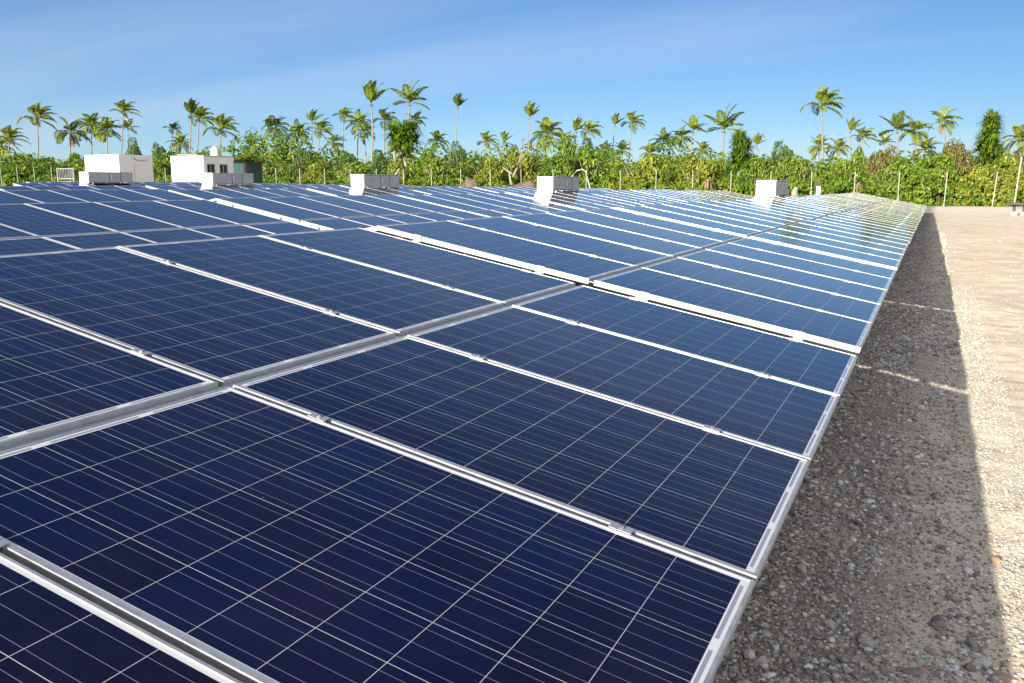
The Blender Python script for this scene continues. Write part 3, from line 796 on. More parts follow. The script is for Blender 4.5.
ROWNAME = ['row beside the gravel strip', 'second row from the gravel', 'third row from the gravel',
           'fourth row from the gravel', 'fifth row from the gravel', 'row next to the huts']
ORD = ['nearest', 'second', 'third', 'fourth', 'fifth', 'sixth', 'seventh', 'eighth']
FIRSTK = [-1, 1, 2, 3, 4, 5]
def make_table(g, k):
    x = GABLE_X[g]; y = -2.02+PITCH_Y*k+2.5*PW+(0.195 if k < 0 else 0); dz = table_dz(g, k)
    eave = dz; gz0 = float(base_z(x, y))
    last = 8
    n = k-FIRSTK[g]
    if g == 0: n = k
    where = ('nearest one' if n == 0 else 'farthest one' if k == last else 'one behind the camera' if n < 0 else ORD[n]+' from the near end')
    t = empty('solar_table', (x, y, gz0), f'dark blue solar table, {where} in the {ROWNAME[g]}', 'solar panels', 'tables of the solar array')
    def place(name, me, side, s, yy, n_=0.0, parent=t):
        """side +1 faces the gravel; s = distance up the slope from its eave, n_ = height off the panel plane"""
        lx = side*(HALF - s*ct + n_*st); lz = eave-gz0 + s*st + n_*ct
        return link(name, me, parent, (lx, yy, lz), (0, side*TILT, 0))
    detailed = g == 0 and k <= 3
    jit = random.Random(100*g+k)
    for side in ((1, -1) if g <= 1 else (1,)):
        for c in range(2):
            for r_ in range(5):
                s = L/2+c*(L+CH); yy = (r_-2)*PW+jit.uniform(-.002, .002)
                wob = jit.uniform(-0.0015, 0.0015)
                if detailed and side == 1:
                    p = place('solar_panel', PANEL_GLASS, side, s, yy, wob)
                    link('panel_frame', PANEL_FRAME, p)
                else:
                    place('solar_panel', PANEL_FULL, side, s, yy, wob)
        if side == 1:
            place('channel_strip', STRIP, side, L+CH/2, 0, -0.016)
            if g >= 1: place('edge_beam', EDGE, side, SLOPE/2, -2*PW-WD/2+0.012, -TH)
            elif k >= 1: place('edge_beam', EDGES, side, SLOPE/2+0.21, -2*PW-WD/2+0.30, -TH)
        if side == 1 and g <= 1:
            for c in range(2):
                for q in (0.345, L-0.345):
                    s = c*(L+CH)+q
                    place('rail', RAIL, side, s, 0)
                    if g == 0 and k <= 5:
                        for e in range(4):
                            cl = place('clamp', CLAMP, side, s, (e-1.5)*PW)
                            if k <= 1: link('bolt', BOLTM, cl)
                        o = place('end_clamp', ENDC, side, s, -2*PW-WD/2)
                        o = place('end_clamp', ENDC, side, s, 2*PW+WD/2); o.rotation_euler = (0, side*TILT, 0); o.scale = (1, -1, 1)
        if g == 0:
            for yy in (-1.9, 0, 1.9):
                place('girder', GIRD, side, SLOPE/2, yy)
    if g == 0:
        for yy in (-1.9, 0, 1.9):
            for side in (1, -1):
                lx = side*(HALF-0.75); top = eave-gz0+(0.75/ct)*st-TH-0.12
                o = link('leg', LEG, t, (lx, yy, 0.0)); o.scale = (1, 1, top)
                link('footing', FOOT, t, (lx, yy, -0.045))
    return t
for g in range(6):
    for k in range(FIRSTK[g], 9):
        make_table(g, k)

# ------------------------------------------------------------------ inverter cabinets astride the ridges
def cabinet(g, label):
    x = GABLE_X[g]-(0.48, 0.22, 0.30, 0.22, 0.0)[g]; k = 4; y0 = 22.1
    ridge = table_dz(g, k)+SLOPE*st
    root = empty('inverter_cabinet', (x, y0+1.05, ridge), label, 'cabinet', 'white cabinets on the panel ridges')
    w = 0.25; z0, z1 = 0.012, 0.43
    b = MB(); b.box(-w, w, -1.05, 1.05, z0, z1-0.025, 0, 0.008); b.build('body', [CABSIDE], root)
    e = MB(); e.box(-w-0.004, w+0.004, -1.075, -1.047, z0-0.02, z1, 0, 0.004); e.build('end_panel', [WHITE], root)
    l_ = MB(); l_.box(-w-0.02, w+0.02, -1.047, 1.07, z1-0.028, z1, 0, 0.006); l_.build('lid', [CABSIDE], root)
    for a, c in ((-1.03, -0.12), (-0.08, 0.42), (0.46, 1.03)):
        d = MB(); d.box(w, w+0.014, a, c, 0.05, z1-0.045, 0, 0.004)
        for q in range(int((c-a)/0.09)):
            d.box(w+0.012, w+0.022, a+0.05+q*0.09, a+0.075+q*0.09, 0.09, z1-0.09, 0)
        d.build('louvre_panel', [CABSIDE], root)
    hnd = MB(); hnd.box(w+0.016, w+0.03, -0.04, 0.0, 0.14, 0.32, 0, 0.004); hnd.build('handle', [WHITE], root)
    for a, c in ((-0.118, -0.082), (0.422, 0.458)):
        gp = MB(); gp.box(w+0.001, w+0.008, a, c, 0.04, z1-0.03); gp.build('seam', [DARKGREY], root)
    for yy in (-0.9, 0.9):
        f = MB(); f.box(-0.30, -0.2, yy-0.03, yy+0.03, -0.05, 0.02); f.box(0.2, 0.30, yy-0.03, yy+0.03, -0.05, 0.02); f.build('foot', [STEEL], root)
    return root
cabinet(0, 'white-ended grey cabinet astride the ridge, rightmost of the row of cabinets')
cabinet(1, 'white-ended grey cabinet astride the ridge, second from the right, near the bare grey tree')
cabinet(2, 'white-ended grey cabinet astride the ridge, in the middle of the row of cabinets')
cabinet(3, 'long grey cabinet on the ridge in front of the tank-topped hut windows')
cabinet(4, 'long grey cabinet on the ridge in front of the plain white hut')

# ------------------------------------------------------------------ huts and container
def gz(x, y): return float(base_z(x, y))
def hut_plain():
    x1, y0 = -51.2, 42.0; W = 3.42; D = 2.95; g = gz(-52, 43)-0.1
    root = empty('white_hut', (x1, y0, g), 'plain windowless white hut with a flat roof, left of the tank-topped hut', 'hut')
    h = 3.08-g; w = MB(); w.box(-W, 0, 0, D, 0, h, 0, 0.02); w.build('wall', [PLASTER], root)
    r_ = MB(); r_.box(-W+0.02, -0.02, 0.02, D-0.02, h, h+0.02, 0); r_.build('roof', [PLASTER], root)
    c = MB(); c.tube([(0.02, 1.2, h-0.18), (0.05, 1.5, h-0.34), (0.05, 2.1, h-0.38), (0.03, 2.5, h-0.3)], 0.018, 6); c.build('cable', [DARKGREY], root)
    v = MB(); v.box(0.002, 0.03, 1.25, 1.29, 0.3, h-0.6); v.build('conduit', [CABSIDE], root)
hut_plain()
def hut_tank():
    x1, y0 = -42.36, 41.0; g = gz(-43, 42)-0.1
    root = empty('white_hut', (x1, y0, g), 'white hut with two dark windows and a round tank on its roof', 'hut')
    h = 2.80-g; d = 2.75
    w = MB(); W_ = -2.85
    # side wall with two window openings, built from strips round them
    wins = [(0.30, 1.04), (1.42, 2.18)]; zb, zt = 1.66-g, 2.32-g
    w.box(W_, -0.16, 0, d, 0, h, 0)
    ysg = [0, wins[0][0], wins[0][1], wins[1][0], wins[1][1], d]
    for i in range(5):
        if i in (1, 3):
            w.box(-0.16, 0, ysg[i], ysg[i+1], 0, zb); w.box(-0.16, 0, ysg[i], ysg[i+1], zt, h)
        else:
            w.box(-0.16, 0, ysg[i], ysg[i+1], 0, h)
    w.build('wall', [PLASTER], root)
    for a, c in wins:
        f = MB(); t_ = 0.05
        f.box(-0.12, -0.05, a+.002, a+t_, zb+.002, zt-.002); f.box(-0.12, -0.05, c-t_, c-.002, zb+.002, zt-.002)
        f.box(-0.12, -0.05, a+t_, c-t_, zb+.002, zb+t_); f.box(-0.12, -0.05, a+t_, c-t_, zt-t_, zt-.002)
        f.box(-0.115, -0.055, (a+c)/2-0.03, (a+c)/2+0.03, zb+t_, zt-t_)
        fo = f.build('window', [WINFRAME], root)
        p = MB(); p.box(-0.10, -0.09, a+t_, c-t_, zb+t_, zt-t_); p.build('pane', [WINDOWGL], fo)
    r_ = MB(); r_.box(W_+0.0, 0.02, 0.0, d+0.02, h, h+0.06, 0, 0.01); r_.build('roof', [ROOFC], root)
    # yellow hazard triangle on the end wall
    s = MB(); cx, cz, q = -2.05, 2.24-g, 0.17
    s.face([(cx-q, -0.006, cz-q*.8), (cx+q, -0.006, cz-q*.8), (cx, -0.006, cz+q)]); s.face([(cx-q, -0.002, cz-q*.8), (cx, -0.002, cz+q), (cx+q, -0.002, cz-q*.8)])
    so = s.build('warning_sign', [SIGNY], root)
    z = MB(); z.face([(cx+.02, -0.010, cz+.08), (cx-.04, -0.010, cz-.01), (cx+.005, -0.010, cz-.01), (cx-.02, -0.010, cz-.09), (cx+.05, -0.010, cz+.02), (cx+.01, -0.010, cz+.02)])
    z.build('lightning_mark', [SIGNK], so)
    tk = empty('water_tank', (x1-0.40, y0+1.5, g+h+0.06), 'round pale green water tank on the hut roof', 'tank')
    t_ = MB(); t_.tube([(0, 0, 0), (0, 0, 0.42), (0, 0, 0.50), (0, 0, 0.56)], [0.31, 0.31, 0.26, 0.13], 24); t_.build('barrel', [TANKM], tk, smooth=False)
    for zz in (0.1, 0.22, 0.34):
        rr = MB(); rr.tube([(0, 0, zz-0.015), (0, 0, zz+0.015)], 0.32, 24); rr.build('rib', [TANKM], tk)
    lid = MB(); lid.tube([(0, 0, 0.56), (0, 0, 0.61)], 0.17, 16); lid.build('lid', [TANKM], tk)
    sl = MB(); sl.box(-0.9, 0.9, -0.35, 0.35, 0.0, 0.07, 0, 0.01)
    so = sl.build('roof_slab', [BARKP], None, (x1-1.95, y0+0.9, g+h+0.115), (0, 0, 0))
    tag(so, 'flat pale plank slab lying on the tank-topped hut roof', 'slab')
    for dx in (-0.7, 0.7):
        bl = MB(); bl.box(dx-0.08, dx+0.08, -0.3, 0.3, -0.055, 0.0); bl.build('block', [ROOFC], so)
hut_tank()
def container():
    x1, y0, y1 = -42.36, 44.3, 46.55; g = gz(-43, 45)-0.1; h = 2.52-g
    root = empty('shipping_container', (x1, y0, g), 'dark green ribbed container with a pale green door, right of the tank-topped hut', 'container')
    b = MB(); b.box(-3.0, -0.05, 0.0, 2.25, 0.1, h-0.08, 0)
    b.build('body', [CONTG], root)
    for i in range(9):
        rb = MB(); rb.box(-0.05, 0.0, 0.62+i*0.18, 0.72+i*0.18, 0.16, h-0.16, 0, 0.01); rb.build('rib', [CONTG], root)
    dp = MB(); dp.box(-0.05, 0.015, -0.62, 0.32, 0.12, h-0.1, 0, 0.01); dd = dp.build('door', [DOORG], root)
    for yy in (-0.40, 0.02):
        bar = MB(); bar.tube([(0.04, yy, 0.2), (0.04, yy, h-0.2)], 0.018, 6); bar.build('lock_bar', [STEEL], dd)
    bb = MB(); bb.box(-3.0, -0.052, -0.62, 0.0, 0.12, h-0.1); bb.build('door_side', [DOORG], root)
    po = MB(); po.box(-0.06, 0.03, 0.33, 0.55, 0.0, h, 0, 0.01); po.build('corner_post', [RUST], root)
    rf = MB(); rf.box(-3.0, 0.04, -0.62, 2.28, h-0.078, h+0.02, 0, 0.01); rf.build('roof', [CONTG], root)
container()

# ------------------------------------------------------------------ fence posts, brace, rails, bench
PX0, PXS = 3.26, 2.463
def post_top(x): return 1.52+0.0155*max(0, -x)
def post_label(i):
    if i == 0: return 'leaning pale fence post nearest the dark bench, at the right'
    names = ['first', 'second', 'third', 'fourth', 'fifth', 'sixth']
    anchors = [(0, 'the leaning post by the bench'), (5, 'the post behind the rightmost cabinet'), (10, 'the post at the bent brace pole'),
               (17, 'the post behind the middle cabinet'), (21, 'the post right of the dark container'), (26, 'the post between the huts'), (31, 'the post beside the grey rail cage')]
    own = {5: 'behind the left half of the rightmost cabinet', 10: 'standing inside the bent brace pole', 17: 'right behind the middle cabinet',
           21: 'just right of the dark container', 26: 'in the gap between the two white huts', 31: 'touching the grey rail cage'}
    if i in own: return 'slim pale fence post, '+own[i]
    a, t = [q for q in anchors if q[0] < i][-1]
    return f'slim pale fence post, {names[i-a-1]} one left of {t}'
for i in range(36):
    x = PX0-PXS*i
    if i in (22, 23, 24, 25, 27, 28, 29, 30): continue    # behind the container and the huts
    y = 55.0; g = gz(x, y)-0.15; top = post_top(x)
    lean = 0.035 if i == 0 else random.uniform(-0.012, 0.012)
    if i == 0: lean = 0.06
    if i == 1: lean = 0.025
    root = empty('fence_post', (x, y, g), post_label(i), 'fence post', 'fence posts in front of the bushes', (0, lean, 0))
    b = MB(); b.tube([(0, 0, 0), (0, 0, top-g)], 0.027, 8); b.build('pole', [POSTM], root)
    c = MB(); c.tube([(0, 0, top-g-0.001), (0, 0, top-g+0.03)], [0.04, 0.026], 8); c.build('cap', [STEEL], root)
root = empty('fence_post', (4.12, 52.0, gz(4.1, 52)-0.15), 'tall thin pale post cut by the right edge of the photo, behind the dark bench', 'fence post', 'fence posts in front of the bushes', (0, 0.055, 0))
b = MB(); b.tube([(0, 0, 0), (0, 0, 2.9)], 0.04, 8); b.build('pole', [POSTM], root)
b = MB(); b.tube([(-22.6, 55.1, gz(-22.6, 55)), (-22.45, 55.1, 1.5), (-22.1, 55.1, 1.86), (-21.7, 55.1, 1.95), (-21.45, 55.1, 1.78), (-20.9, 55.1, gz(-21, 55))], 0.05, 8)
tag(b.build('brace_pole', [POSTM]), 'pale pole bent into an arch around a fence post, right of a white cabinet', 'pole')
b = MB(); b.tube([(-37.9, 55.2, gz(-38, 55)), (-37.3, 55.1, 1.31), (-36.5, 55.0, 2.15)], 0.05, 8)
tag(b.build('leaning_pole', [POSTM]), 'pale pole leaning on a fence post below the forked screw pine', 'pole')
# rail cage left of the plain hut
root = empty('rail_cage', (-69.6, 52, gz(-69.6, 52)), 'grey metal rail cage standing left of the plain white hut', 'rack')
zb, zt = 0.1, 2.52-gz(-69.6, 52)
for xx in (-1.15, 0.95):
    b = MB(); b.box(xx-0.05, xx+0.05, -0.05, 0.05, 0, zt); b.build('upright', [CAGEM], root)
for zz in (0.75, 1.0, zt-0.05):
    b = MB(); b.box(-1.1, 0.9, -0.03, 0.03, zz-0.035, zz+0.035); b.build('rail', [CAGEM], root)
for i in range(9):
    b = MB(); b.box(-0.95+i*0.21, -0.91+i*0.21, -0.02, 0.02, 1.035, zt-0.085); b.build('bar', [CAGEM], root)
# dark bench on pale blocks at the right edge
bx, by = 3.95, 45.0; g = gz(bx, by)
root = empty('work_bench', (bx, by, g), 'dark plank bench on pale blocks at the right edge of the sand', 'bench')
hb = 0.02-g
b = MB()
for i in range(3): b.box(-0.62, 1.3, -0.40+i*0.27, -0.15+i*0.27, hb-0.10+0.006*i, hb, 0, 0.008)
b.build('top', [DARKWOOD], root)
for xx in (-0.28, 0.12, 0.85):
    b = MB(); b.box(xx-0.06, xx+0.06, -0.10, 0.06, 0.16, hb-0.10); b.build('leg', [DARKWOOD], root)
    b = MB(); b.box(xx-0.12, xx+0.12, -0.2, 0.16, -0.04, 0.16, 0, 0.015); b.build('block', [CONCW], root)
# capped post and stump beyond the panels
x, y = -5.6, 50.0; g = gz(x, y)
root = empty('capped_post', (x, y, g), 'short white post with a wide dark flat cap, right of the rightmost cabinet', 'post')
b = MB(); b.box(-0.11, 0.11, -0.11, 0.11, 0, 0.80-g, 0, 0.02); b.build('shaft', [CONCW], root)
b = MB(); b.box(-0.24, 0.24, -0.2, 0.2, 0.801-g, 0.86-g, 0, 0.01); b.box(-0.12, 0.12, -0.1, 0.1, 0.86-g, 1.0-g, 0, 0.02); b.build('cap', [DARKWOOD], root)
x, y = -6.85, 50.0; g = gz(x, y)
b = MB(); b.tube([(0, 0, 0), (0.02, 0, 0.5), (-0.05, 0, 0.85), (0.06, 0, 1.15)], [0.24, 0.2, 0.17, 0.12], 9)
tag(b.build('tree_stump', [BARKP], None, (x, y, g)), 'pale broken tree stump close behind the rightmost cabinet', 'stump')
# heaps of dug soil near the fence
def heap(x, y, w, h, label, seed):
    n = 44; g = gz(x, y)-0.06
    u = np.linspace(-1.6, 1.6, n); U, V_ = np.meshgrid(u, u)
    rr = np.sqrt(U**2+V_**2)*(1+0.30*vnoise(U, V_, 0.9, seed*5))
    Z = h*(1.05*np.exp(-1.5*rr**2.6)-0.06)*(1+0.35*vnoise(U, V_, 0.45, seed*5+1))+0.16*h*vnoise(U, V_, 0.17, seed*5+2)*np.exp(-rr**2)
    Z = np.where(rr > 1.5, -0.12, np.maximum(Z, -0.12))
    ii = np.arange(n*n).reshape(n, n)
    F = np.stack([ii[:-1, :-1], ii[:-1, 1:], ii[1:, 1:], ii[1:, :-1]], -1).reshape(-1, 4)
    tag(link('soil_heap', np_mesh('soil_heap', np.stack([U*w, V_*w*0.8, Z], -1).reshape(-1, 3), F, SOIL, True), None, (x, y, g)), label, 'soil heap')
SOIL = simple('dug_soil', (0.105, 0.078, 0.052), 0.95, 0, 0.45, 5, 0.8)
heap(-28.7, 51.5, 1.0, 1.45, 'steep brown soil heap, leftmost of the heaps left of the bare grey tree', 1)
heap(-26.6, 52, 1.0, 1.05, 'dark low soil heap between the steep one and the bare grey tree', 2)
heap(-24.4, 52.4, 1.7, 1.25, 'broad pinkish soil heap close to the second cabinet from the right', 3)
heap(-13.3, 51.5, 1.3, 0.85, 'low soil heap peeping over the far panels left of the rightmost cabinet', 4)

# ------------------------------------------------------------------ plants
def leaf_cloud(n, lobes, size, seed, up=0.35):
    """n leaf quads spread over a cluster of lobes (cx,cy,cz,rx,ry,rz); box-normalised to the given lobes"""
    r = np.random.default_rng(seed)
    lob = np.array(lobes); wts = (lob[:, 3]*lob[:, 5]); wts = wts/wts.sum()
    li = r.choice(len(lob), n, p=wts)
    d = r.normal(size=(n, 3)); d /= np.linalg.norm(d, axis=1)[:, None]
    # leaves gather into sprays on the outside of each lobe
    sp = r.normal(size=(len(lob), 34, 3)); sp /= np.linalg.norm(sp, axis=2)[..., None]
    pick = sp[li, r.integers(0, 34, n)]
    d = d*0.42+pick; d /= np.linalg.norm(d, axis=1)[:, None]
    rad = 0.55+0.50*r.random(n)**0.55
    c = lob[li, :3]+d*lob[li, 3:6]*rad[:, None]
    nrm = d*0.7+r.normal(size=(n, 3))*0.55+np.array([0, 0, up]); nrm /= np.linalg.norm(nrm, axis=1)[:, None]
    t = np.cross(nrm, r.normal(size=(n, 3))); t /= np.linalg.norm(t, axis=1)[:, None]
    b = np.cross(nrm, t)
    s = size*(0.6+0.8*r.random(n))[:, None]
    w = 0.46
    # two-triangle pointed leaf folded along its rib
    tip, base = c+t*s, c-t*s
    l1 = c+b*s*w+nrm*s*0.14; l2 = c-b*s*w+nrm*s*0.14
    V = np.stack([base, l1, tip, l2], 1).reshape(-1, 3)
    F = np.arange(n*4).reshape(-1, 4)
    keep = V.reshape(-1, 4, 3)[:, :, 2].min(1) > -0.05
    return V, F[keep]

def shrub_lobes(seed, tall):
    r = random.Random(seed); lob = []
    n = r.randint(9, 12)
    for i in range(n):
        q = r.uniform(0, 2*math.pi); d = r.uniform(0.1, 0.78); top = (1-d*d*0.75)
        rx = r.uniform(0.24, 0.42)
        z = r.uniform(0.25, 0.80)*top
        lob.append((d*math.cos(q), d*math.sin(q)*0.8, z, rx, rx, rx*(0.55 if not tall else 0.6)))
    lob.append((r.uniform(-.25, .25), 0, 0.80, 0.30, 0.3, 0.20))
    lob.append((r.uniform(-.6, .6), 0, 0.62, 0.28, 0.3, 0.2))
    for i in range(5):
        q = i*1.26+r.random(); lob.append((0.75*math.cos(q), 0.6*math.sin(q), 0.2, 0.3, 0.3, 0.24))
    return lob
# SHRUB meshes are unit sized: width 2 (x), height 1 (z)
SHM = {}
def shrub_mesh(kind, v):
    key = (kind, v)
    if key not in SHM:
        seed = 40+v*7+{'bright': 0, 'yellow': 1, 'dark': 2, 'red': 3}[kind]*50
        size = {'bright': 0.052, 'yellow': 0.048, 'dark': 0.042, 'red': 0.042}[kind]
        V, F = leaf_cloud(7500, shrub_lobes(seed, kind == 'dark'), size, seed)
        SHM[key] = np_mesh('shrub_foliage', V, F, LEAF[kind])
    return SHM[key]
sm = MB(); rs = random.Random(5)
for i in range(8):
    q = rs.uniform(0, 6.28); d = rs.uniform(0.25, 0.6)
    sm.tube([(0, 0, -0.03), (d*0.4*math.cos(q), d*0.4*math.sin(q), 0.3), (d*math.cos(q), d*math.sin(q), 0.75)], [0.03, 0.02, 0.008], 5)
SHSTEM = sm.mesh('shrub_stem', [TWIG])
for i, (x, y, g, hw, h, kind, label) in enumerate(SHRUBS):
    base = g-0.1
    if 'creeper' in label: base = 2.5; h = 3.0-base+g if False else 0.55
    else: h += 0.1
    cat = 'tree' if 'tree' in label else 'creeper' if 'creeper' in label else 'shrub'
    nm = {'tree': 'broadleaf_tree', 'creeper': 'creeper', 'shrub': 'shrub'}[cat]
    o = empty(nm, (x, y, base), label, cat, None, (0, 0, random.uniform(-0.5, 0.5)))
    sx = hw*(1.35 if kind == 'red' else 1.06)
    f = link('foliage', shrub_mesh(kind, i % 4), o); f.scale = (sx, max(sx*0.9, 1.4), h/0.98)
    s = link('stem', SHSTEM, o); s.scale = (sx, max(sx*0.9, 1.4), h)

# ground cover along the fence and the far wood: uncountable masses
r = np.random.default_rng(77)
lob = []
for x in np.arange(-100, 16, 0.9):
    y = 57.4+r.random()*1.6; hh = 0.35+r.random()*0.75
    lob.append((x, y, float(base_z(x, y))+hh*0.5, 0.9+r.random()*.5, 0.9, hh*0.75))
V, F = leaf_cloud(26000, lob, 0.16, 5)
tag(link('undergrowth', np_mesh('undergrowth', V, np.arange(len(V)).reshape(-1, 4), LEAF['bright'])), 'low tangled green undergrowth along the fence', kind='stuff')
lob = []
for x in np.arange(-150, 24, 1.7):
    y = 70+r.random()*9; hh = 1.9+r.random()*1.5
    lob.append((x, y, float(base_z(x, y))+hh*0.55, 1.6+r.random()*.8, 1.4, hh*0.62))
V, F = leaf_cloud(30000, lob, 0.22, 6)
tag(link('thicket', np_mesh('thicket', V, np.arange(len(V)).reshape(-1, 4), LEAF['bright'])), 'mid green thicket filling the gaps between the shrubs', kind='stuff')
lob = []
for t_ in np.linspace(-1, 1, 150):
    az = math.radians(-27+t_*38); rr = 105+r.random()*45
    x, y = rr*math.sin(az), -2+rr*math.cos(az)
    hh = 2.8+r.random()*2.2-(1.2 if az < -0.84 else 0)
    w = 2.2+r.random()*2
    if r.random() < (0.42 if -0.74 < az < -0.36 else 0.0 if az < -0.84 or az > -0.2 else 0.16): hh += 1.2+r.random()*2.4; w *= 0.75
    b0 = float(base_z(x, y))
    lob.append((x, y, b0+hh*0.30, w*1.2, 2.5, hh*0.34)); lob.append((x+r.random()-.5, y, b0+hh*0.68, w*0.85, 2.2, hh*0.36))
V, F = leaf_cloud(64000, lob, 0.30, 8)
tag(link('far_woodland', np_mesh('far_woodland', V, np.arange(len(V)).reshape(-1, 4), LEAF['bright'])), 'low uneven green woodland closing the horizon behind the shrubs', kind='stuff')

# ---- palms
WIND = Vector((0.92, 0.30, 0.0))
def palm_crown(kind, seed):
    """unit crown, fronds about 1 long; returns (green mesh builder arrays, dead arrays)"""
    r = random.Random(seed)
    par = {'full': (17, -28, 80, 0.35), 'swept': (14, -8, 84, 1.0), 'upright': (9, 36, 88, 0.50),
           'sparse': (10, -5, 85, 0.25), 'droop': (15, -40, 75, 0.45)}[kind]
    n, e0, e1, wind = par
    V, F, M = [], [], []
    def tri(a, b, c, d, m):
        k = len(V); V.extend([a, b, c, d]); F.append((k, k+1, k+2, k+3)); M.append(m)
    for i in range(n):
        az = i*2.399963+r.uniform(-.35, .35); el = math.radians(e0+(e1-e0)*((i+0.5)/n)**0.85+r.uniform(-9, 9))
        ln = r.uniform(0.85, 1.15)*(0.82 if kind == 'upright' else 1.0)
        dead = (kind == 'droop' and i < 2) or (kind == 'swept' and i == 0 and seed % 2 == 0)
        if dead: el = math.radians(-62+r.uniform(-12, 12)); ln *= 0.8
        p = Vector((0, 0, 0)); d = Vector((math.cos(az)*math.cos(el), math.sin(az)*math.cos(el), math.sin(el)))
        steps = 12; h = ln/steps; pts = [p.copy()]; ds = [d.copy()]
        drop = r.uniform(0.9, 1.5)*{'upright': 0.35, 'sparse': 0.6}.get(kind, 1.0)
        for s in range(steps):
            t = (s+1)/steps
            d = (d+Vector((0, 0, -1))*drop*h*(0.4+1.5*t)*(0.3 if dead else 1)+WIND*wind*h*(0.6+1.2*t)).normalized()
            p = p+d*h; pts.append(p.copy()); ds.append(d.copy())
        m = 1 if dead else 0
        for s in range(steps):            # rachis
            t = s/steps; w = 0.016*(1-t)+0.004
            sd = ds[s].cross(Vector((0, 0, 1)))
            sd = sd.normalized() if sd.length > 1e-3 else Vector((1, 0, 0))
            upv = sd.cross(ds[s])
            tri(pts[s]-sd*w, pts[s]+sd*w, pts[s+1]+sd*w*0.8, pts[s+1]-sd*w*0.8, m)
        nl = 36
        for q in range(nl):               # leaflets
            t = 0.12+0.88*(q+0.5)/nl
            f_ = t*steps; s = min(int(f_), steps-1); a = f_-s
            c = pts[s].lerp(pts[s+1], a); dd = ds[s].lerp(ds[s+1], a).normalized()
            sd = dd.cross(Vector((0, 0, 1)))
            sd = sd.normalized() if sd.length > 1e-3 else Vector((1, 0, 0))
            upv = sd.cross(dd)
            ll = (0.22 if dead else 0.27 if kind == 'upright' else 0.44)*(math.sin(math.pi*min(1, 0.16+0.84*t))**0.6)*r.uniform(0.8, 1.15)*(1-0.35*t)
            for sg in (-1, 1):
                v = (sd*sg*0.75+dd*0.62+upv*0.22+WIND*wind*0.35).normalized()
                tip = c+v*ll+Vector((0, 0, -1))*ll*r.uniform(0.22, 0.5)
                mid = c+v*ll*0.5
                wv = dd*0.023*r.uniform(0.8, 1.3)
                tri(c-wv*0.6, mid-wv, tip, mid+wv, m)
    for i in range(7):                    # nuts and old leaf bases under the crown
        az = r.uniform(0, 6.28); k = Vector((math.cos(az)*0.06, math.sin(az)*0.06, -0.06-0.05*r.random()))
        for j in range(3):
            a = Vector((r.uniform(-1, 1), r.uniform(-1, 1), r.uniform(-1, 1))).normalized()*0.035
            b = a.cross(Vector((0.3, 0.7, 0.6))).normalized()*0.035
            tri(k-a, k-b, k+a, k+b, 1)
    return V, F, M
PCM = {}
def palm_mesh(kind, v, dark):
    key = (kind, v, dark)
    if key not in PCM:
        V, F, M = palm_crown(kind, 300+v*17+len(kind)*31)
        PCM[key] = np_mesh('palm_crown', np.array([tuple(q) for q in V]), np.array(F), [FRONDD if dark else FROND, DEADF], False, M)
    return PCM[key]
for i, (bx, by, bz, cx, cy, cz, rad, kind, label) in enumerate(PALMS):
    root = empty('palm_tree', (bx, by, bz-0.2), label, 'palm', 'coconut palms behind the bushes')
    dx, dy, dz = cx-bx, cy-by, cz-bz+0.2
    m = MB(); rs = random.Random(i)
    thick = 0.14 if rad > 2.6 else 0.12
    pts, rr = [], []
    bow = rs.uniform(-0.04, 0.04)*dz
    for s in range(11):
        t = s/10
        pts.append((dx*t+bow*math.sin(math.pi*t), dy*t, dz*t)); rr.append(thick*(1.45-0.6*t if t > 0.1 else 1.9-t*4))
    m.tube(pts, rr, 8)
    m.build('trunk', [BARK], root, smooth=True)
    c = link('crown', palm_mesh(kind, i % 5, ('dark' in label)), root, (dx, dy, dz), (0, 0, rs.uniform(-0.5, 0.5)))
    c.scale = (rad*(1.6 if kind == 'upright' else 1.32),)*3

# ---- screw pines: bunches of strap leaves on forked pale trunks
def strap_tuft(V, F, c, s, r, n=60):
    for i in range(n):
        az = i*2.399963+r.uniform(-.3, .3); el = r.uniform(-0.35, 1.35)
        d = Vector((math.cos(az)*math.cos(el), math.sin(az)*math.cos(el), math.sin(el)))
        p = Vector(c); w = s*0.10; ln = s*r.uniform(0.75, 1.15); prev = None
        for k in range(6):
            t = k/5
            sd = d.cross(Vector((0, 0, 1))); sd = sd.normalized() if sd.length > 1e-3 else Vector((1, 0, 0))
            ww = w*(1-t)**0.7+0.002
            a, b = p-sd*ww, p+sd*ww
            if prev: j = len(V); V.extend([prev[0], prev[1], b, a]); F.append((j, j+1, j+2, j+3))
            prev = (a, b)
            p = p+d*(ln/5); d = (d+Vector((0, 0, -0.42*t-0.08))).normalized()
def screw_pine(x, y, z, tufts, trunk, label, seed, s):
    root = empty('screw_pine', (x, y, z), label, 'screw pine')
    r = random.Random(seed); V, F = [], []
    for (a, b, c) in tufts: strap_tuft(V, F, (a, b, c), s*r.uniform(0.85, 1.15), r)
    link('crown', np_mesh('screw_pine_crown', np.array([tuple(q) for q in V]), np.array(F), PANDL), root)
    m = MB()
    for pts, rr in trunk: m.tube(pts, rr, 8)
    m.build('trunk', [BARKP], root, smooth=True)
rp = random.Random(3)
tf = [(rp.uniform(-0.95, 1.1), rp.uniform(-.7, .7), rp.uniform(3.1, 5.4)) for _ in range(20)]
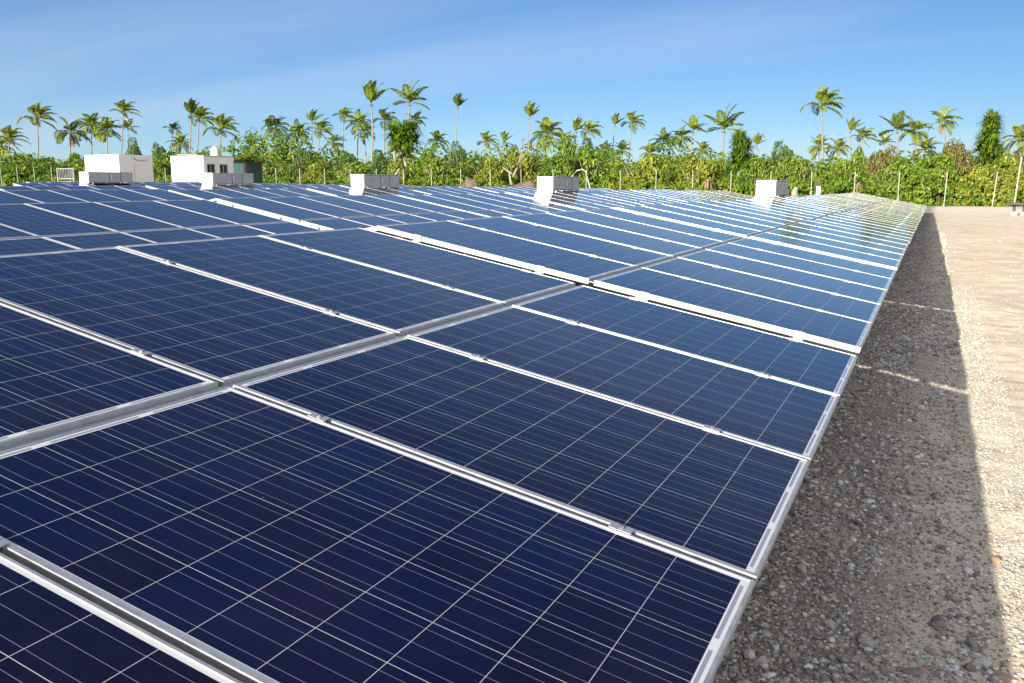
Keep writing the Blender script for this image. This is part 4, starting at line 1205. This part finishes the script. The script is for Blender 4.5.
screw_pine(-41.3, 62.8, 0.2, tf, [([(-1.3, 0, 0), (-0.9, 0, 1.2), (-0.3, 0, 2.2), (0.1, 0, 3.6), (0.4, 0, 4.8)], [0.17, 0.15, 0.14, 0.12, 0.08]),
   ([(-0.3, 0, 2.2), (-0.7, 0, 3.1), (-0.8, 0.1, 4.0)], [0.13, 0.11, 0.07]), ([(0.9, 0, 0.6), (0.5, 0, 2.0), (0.15, 0, 3.5)], [0.12, 0.12, 0.1])],
   'forked screw pine with a big shaggy crown on pale bent trunks', 1, 1.25)
tf = [(rp.uniform(-0.55, 0.55), rp.uniform(-.5, .5), 2.6+i*0.15) for i in range(16)]
screw_pine(-14.1, 70.5, -0.3, tf, [([(0, 0, 0), (0.05, 0, 2), (0, 0, 4.6)], [0.25, 0.2, 0.1])],
   'bright green narrow screw pine between the big star-shaped palm and the rightmost cabinet', 2, 1.05)
tf = [(rp.uniform(-1, 1)*1.15*(1-i/40), rp.uniform(-1, 1)*0.9*(1-i/40), 2.7+i*0.125) for i in range(34)]
screw_pine(4.2, 85.6, -0.5, tf, [([(0, 0, 0), (0.05, 0, 3), (0, 0, 7)], [0.3, 0.2, 0.1])],
   'tall cone-shaped screw pine near the right edge, standing above the big reddish bush', 3, 1.15)
# dry brown leaf skirts hanging on old trunks
def skirt(x, y, top, h, label, seed):
    V, F = [], []; r = random.Random(seed)
    for i in range(70):
        q = r.uniform(0, 6.28); rr = r.uniform(0.05, 0.3); ln = r.uniform(0.5, 1)*h; z0 = top-r.random()*h*0.3
        a = Vector((x+rr*math.cos(q), y+rr*math.sin(q), z0)); b = a+Vector((0.35*math.cos(q)*r.random(), 0.35*math.sin(q)*r.random(), -ln)); w = Vector((-math.sin(q), math.cos(q), 0))*0.05
        j = len(V); V.extend([a-w*.5, a+w*.5, b+w, b-w]); F.append((j, j+1, j+2, j+3))
    tag(link('dry_palm_stump', np_mesh('dry_palm_stump', np.array([tuple(q) for q in V]), np.array(F), DEADF)), label, 'dead palm')
skirt(-8.2, 60.6, 2.6, 2.0, 'hanging brown dead fronds among the bushes above the capped post', 1)
skirt(-13.6, 57.6, 1.3, 1.3, 'brown dry palm stump at the foot of the narrow screw pine', 2)
skirt(-4.1, 57.8, 1.0, 1.1, 'small brown dry stump beyond the far corner of the panels', 4)
# bare grey tree
m = MB(); rd = random.Random(12)
def limb(p, d, ln, rad, dep):
    pts = [p]; q = Vector(p); dd = Vector(d)
    for s in range(4):
        dd = (dd+Vector((rd.uniform(-.22, .22), rd.uniform(-.22, .22), rd.uniform(-.1, .16)))).normalized(); q = q+dd*ln/4; pts.append(tuple(q))
    m.tube(pts, [rad*(1-0.16*s) for s in range(5)], 7)
    if dep > 0:
        for _ in range(rd.choice((2, 3))):
            nd = (dd+Vector((rd.uniform(-1, 1), rd.uniform(-.7, .7), rd.uniform(-.15, .6)))).normalized()
            limb(tuple(q-dd*ln*0.02), tuple(nd), ln*rd.uniform(0.5, 0.72), rad*0.55, dep-1)
limb((0, 0, -0.2), (0.02, 0, 1), 2.1, 0.16, 0)
limb((0.03, 0, 1.5), (0.55, 0, 0.85), 1.35, 0.11, 3)
limb((-0.02, 0, 1.7), (-0.9, 0, 0.45), 1.1, 0.07, 0)
tag(m.build('bare_tree', [BARKP], None, (-28.4, 58.0, 0.0), smooth=True), 'bare grey branching tree without leaves, left of the second cabinet from the right', 'tree')
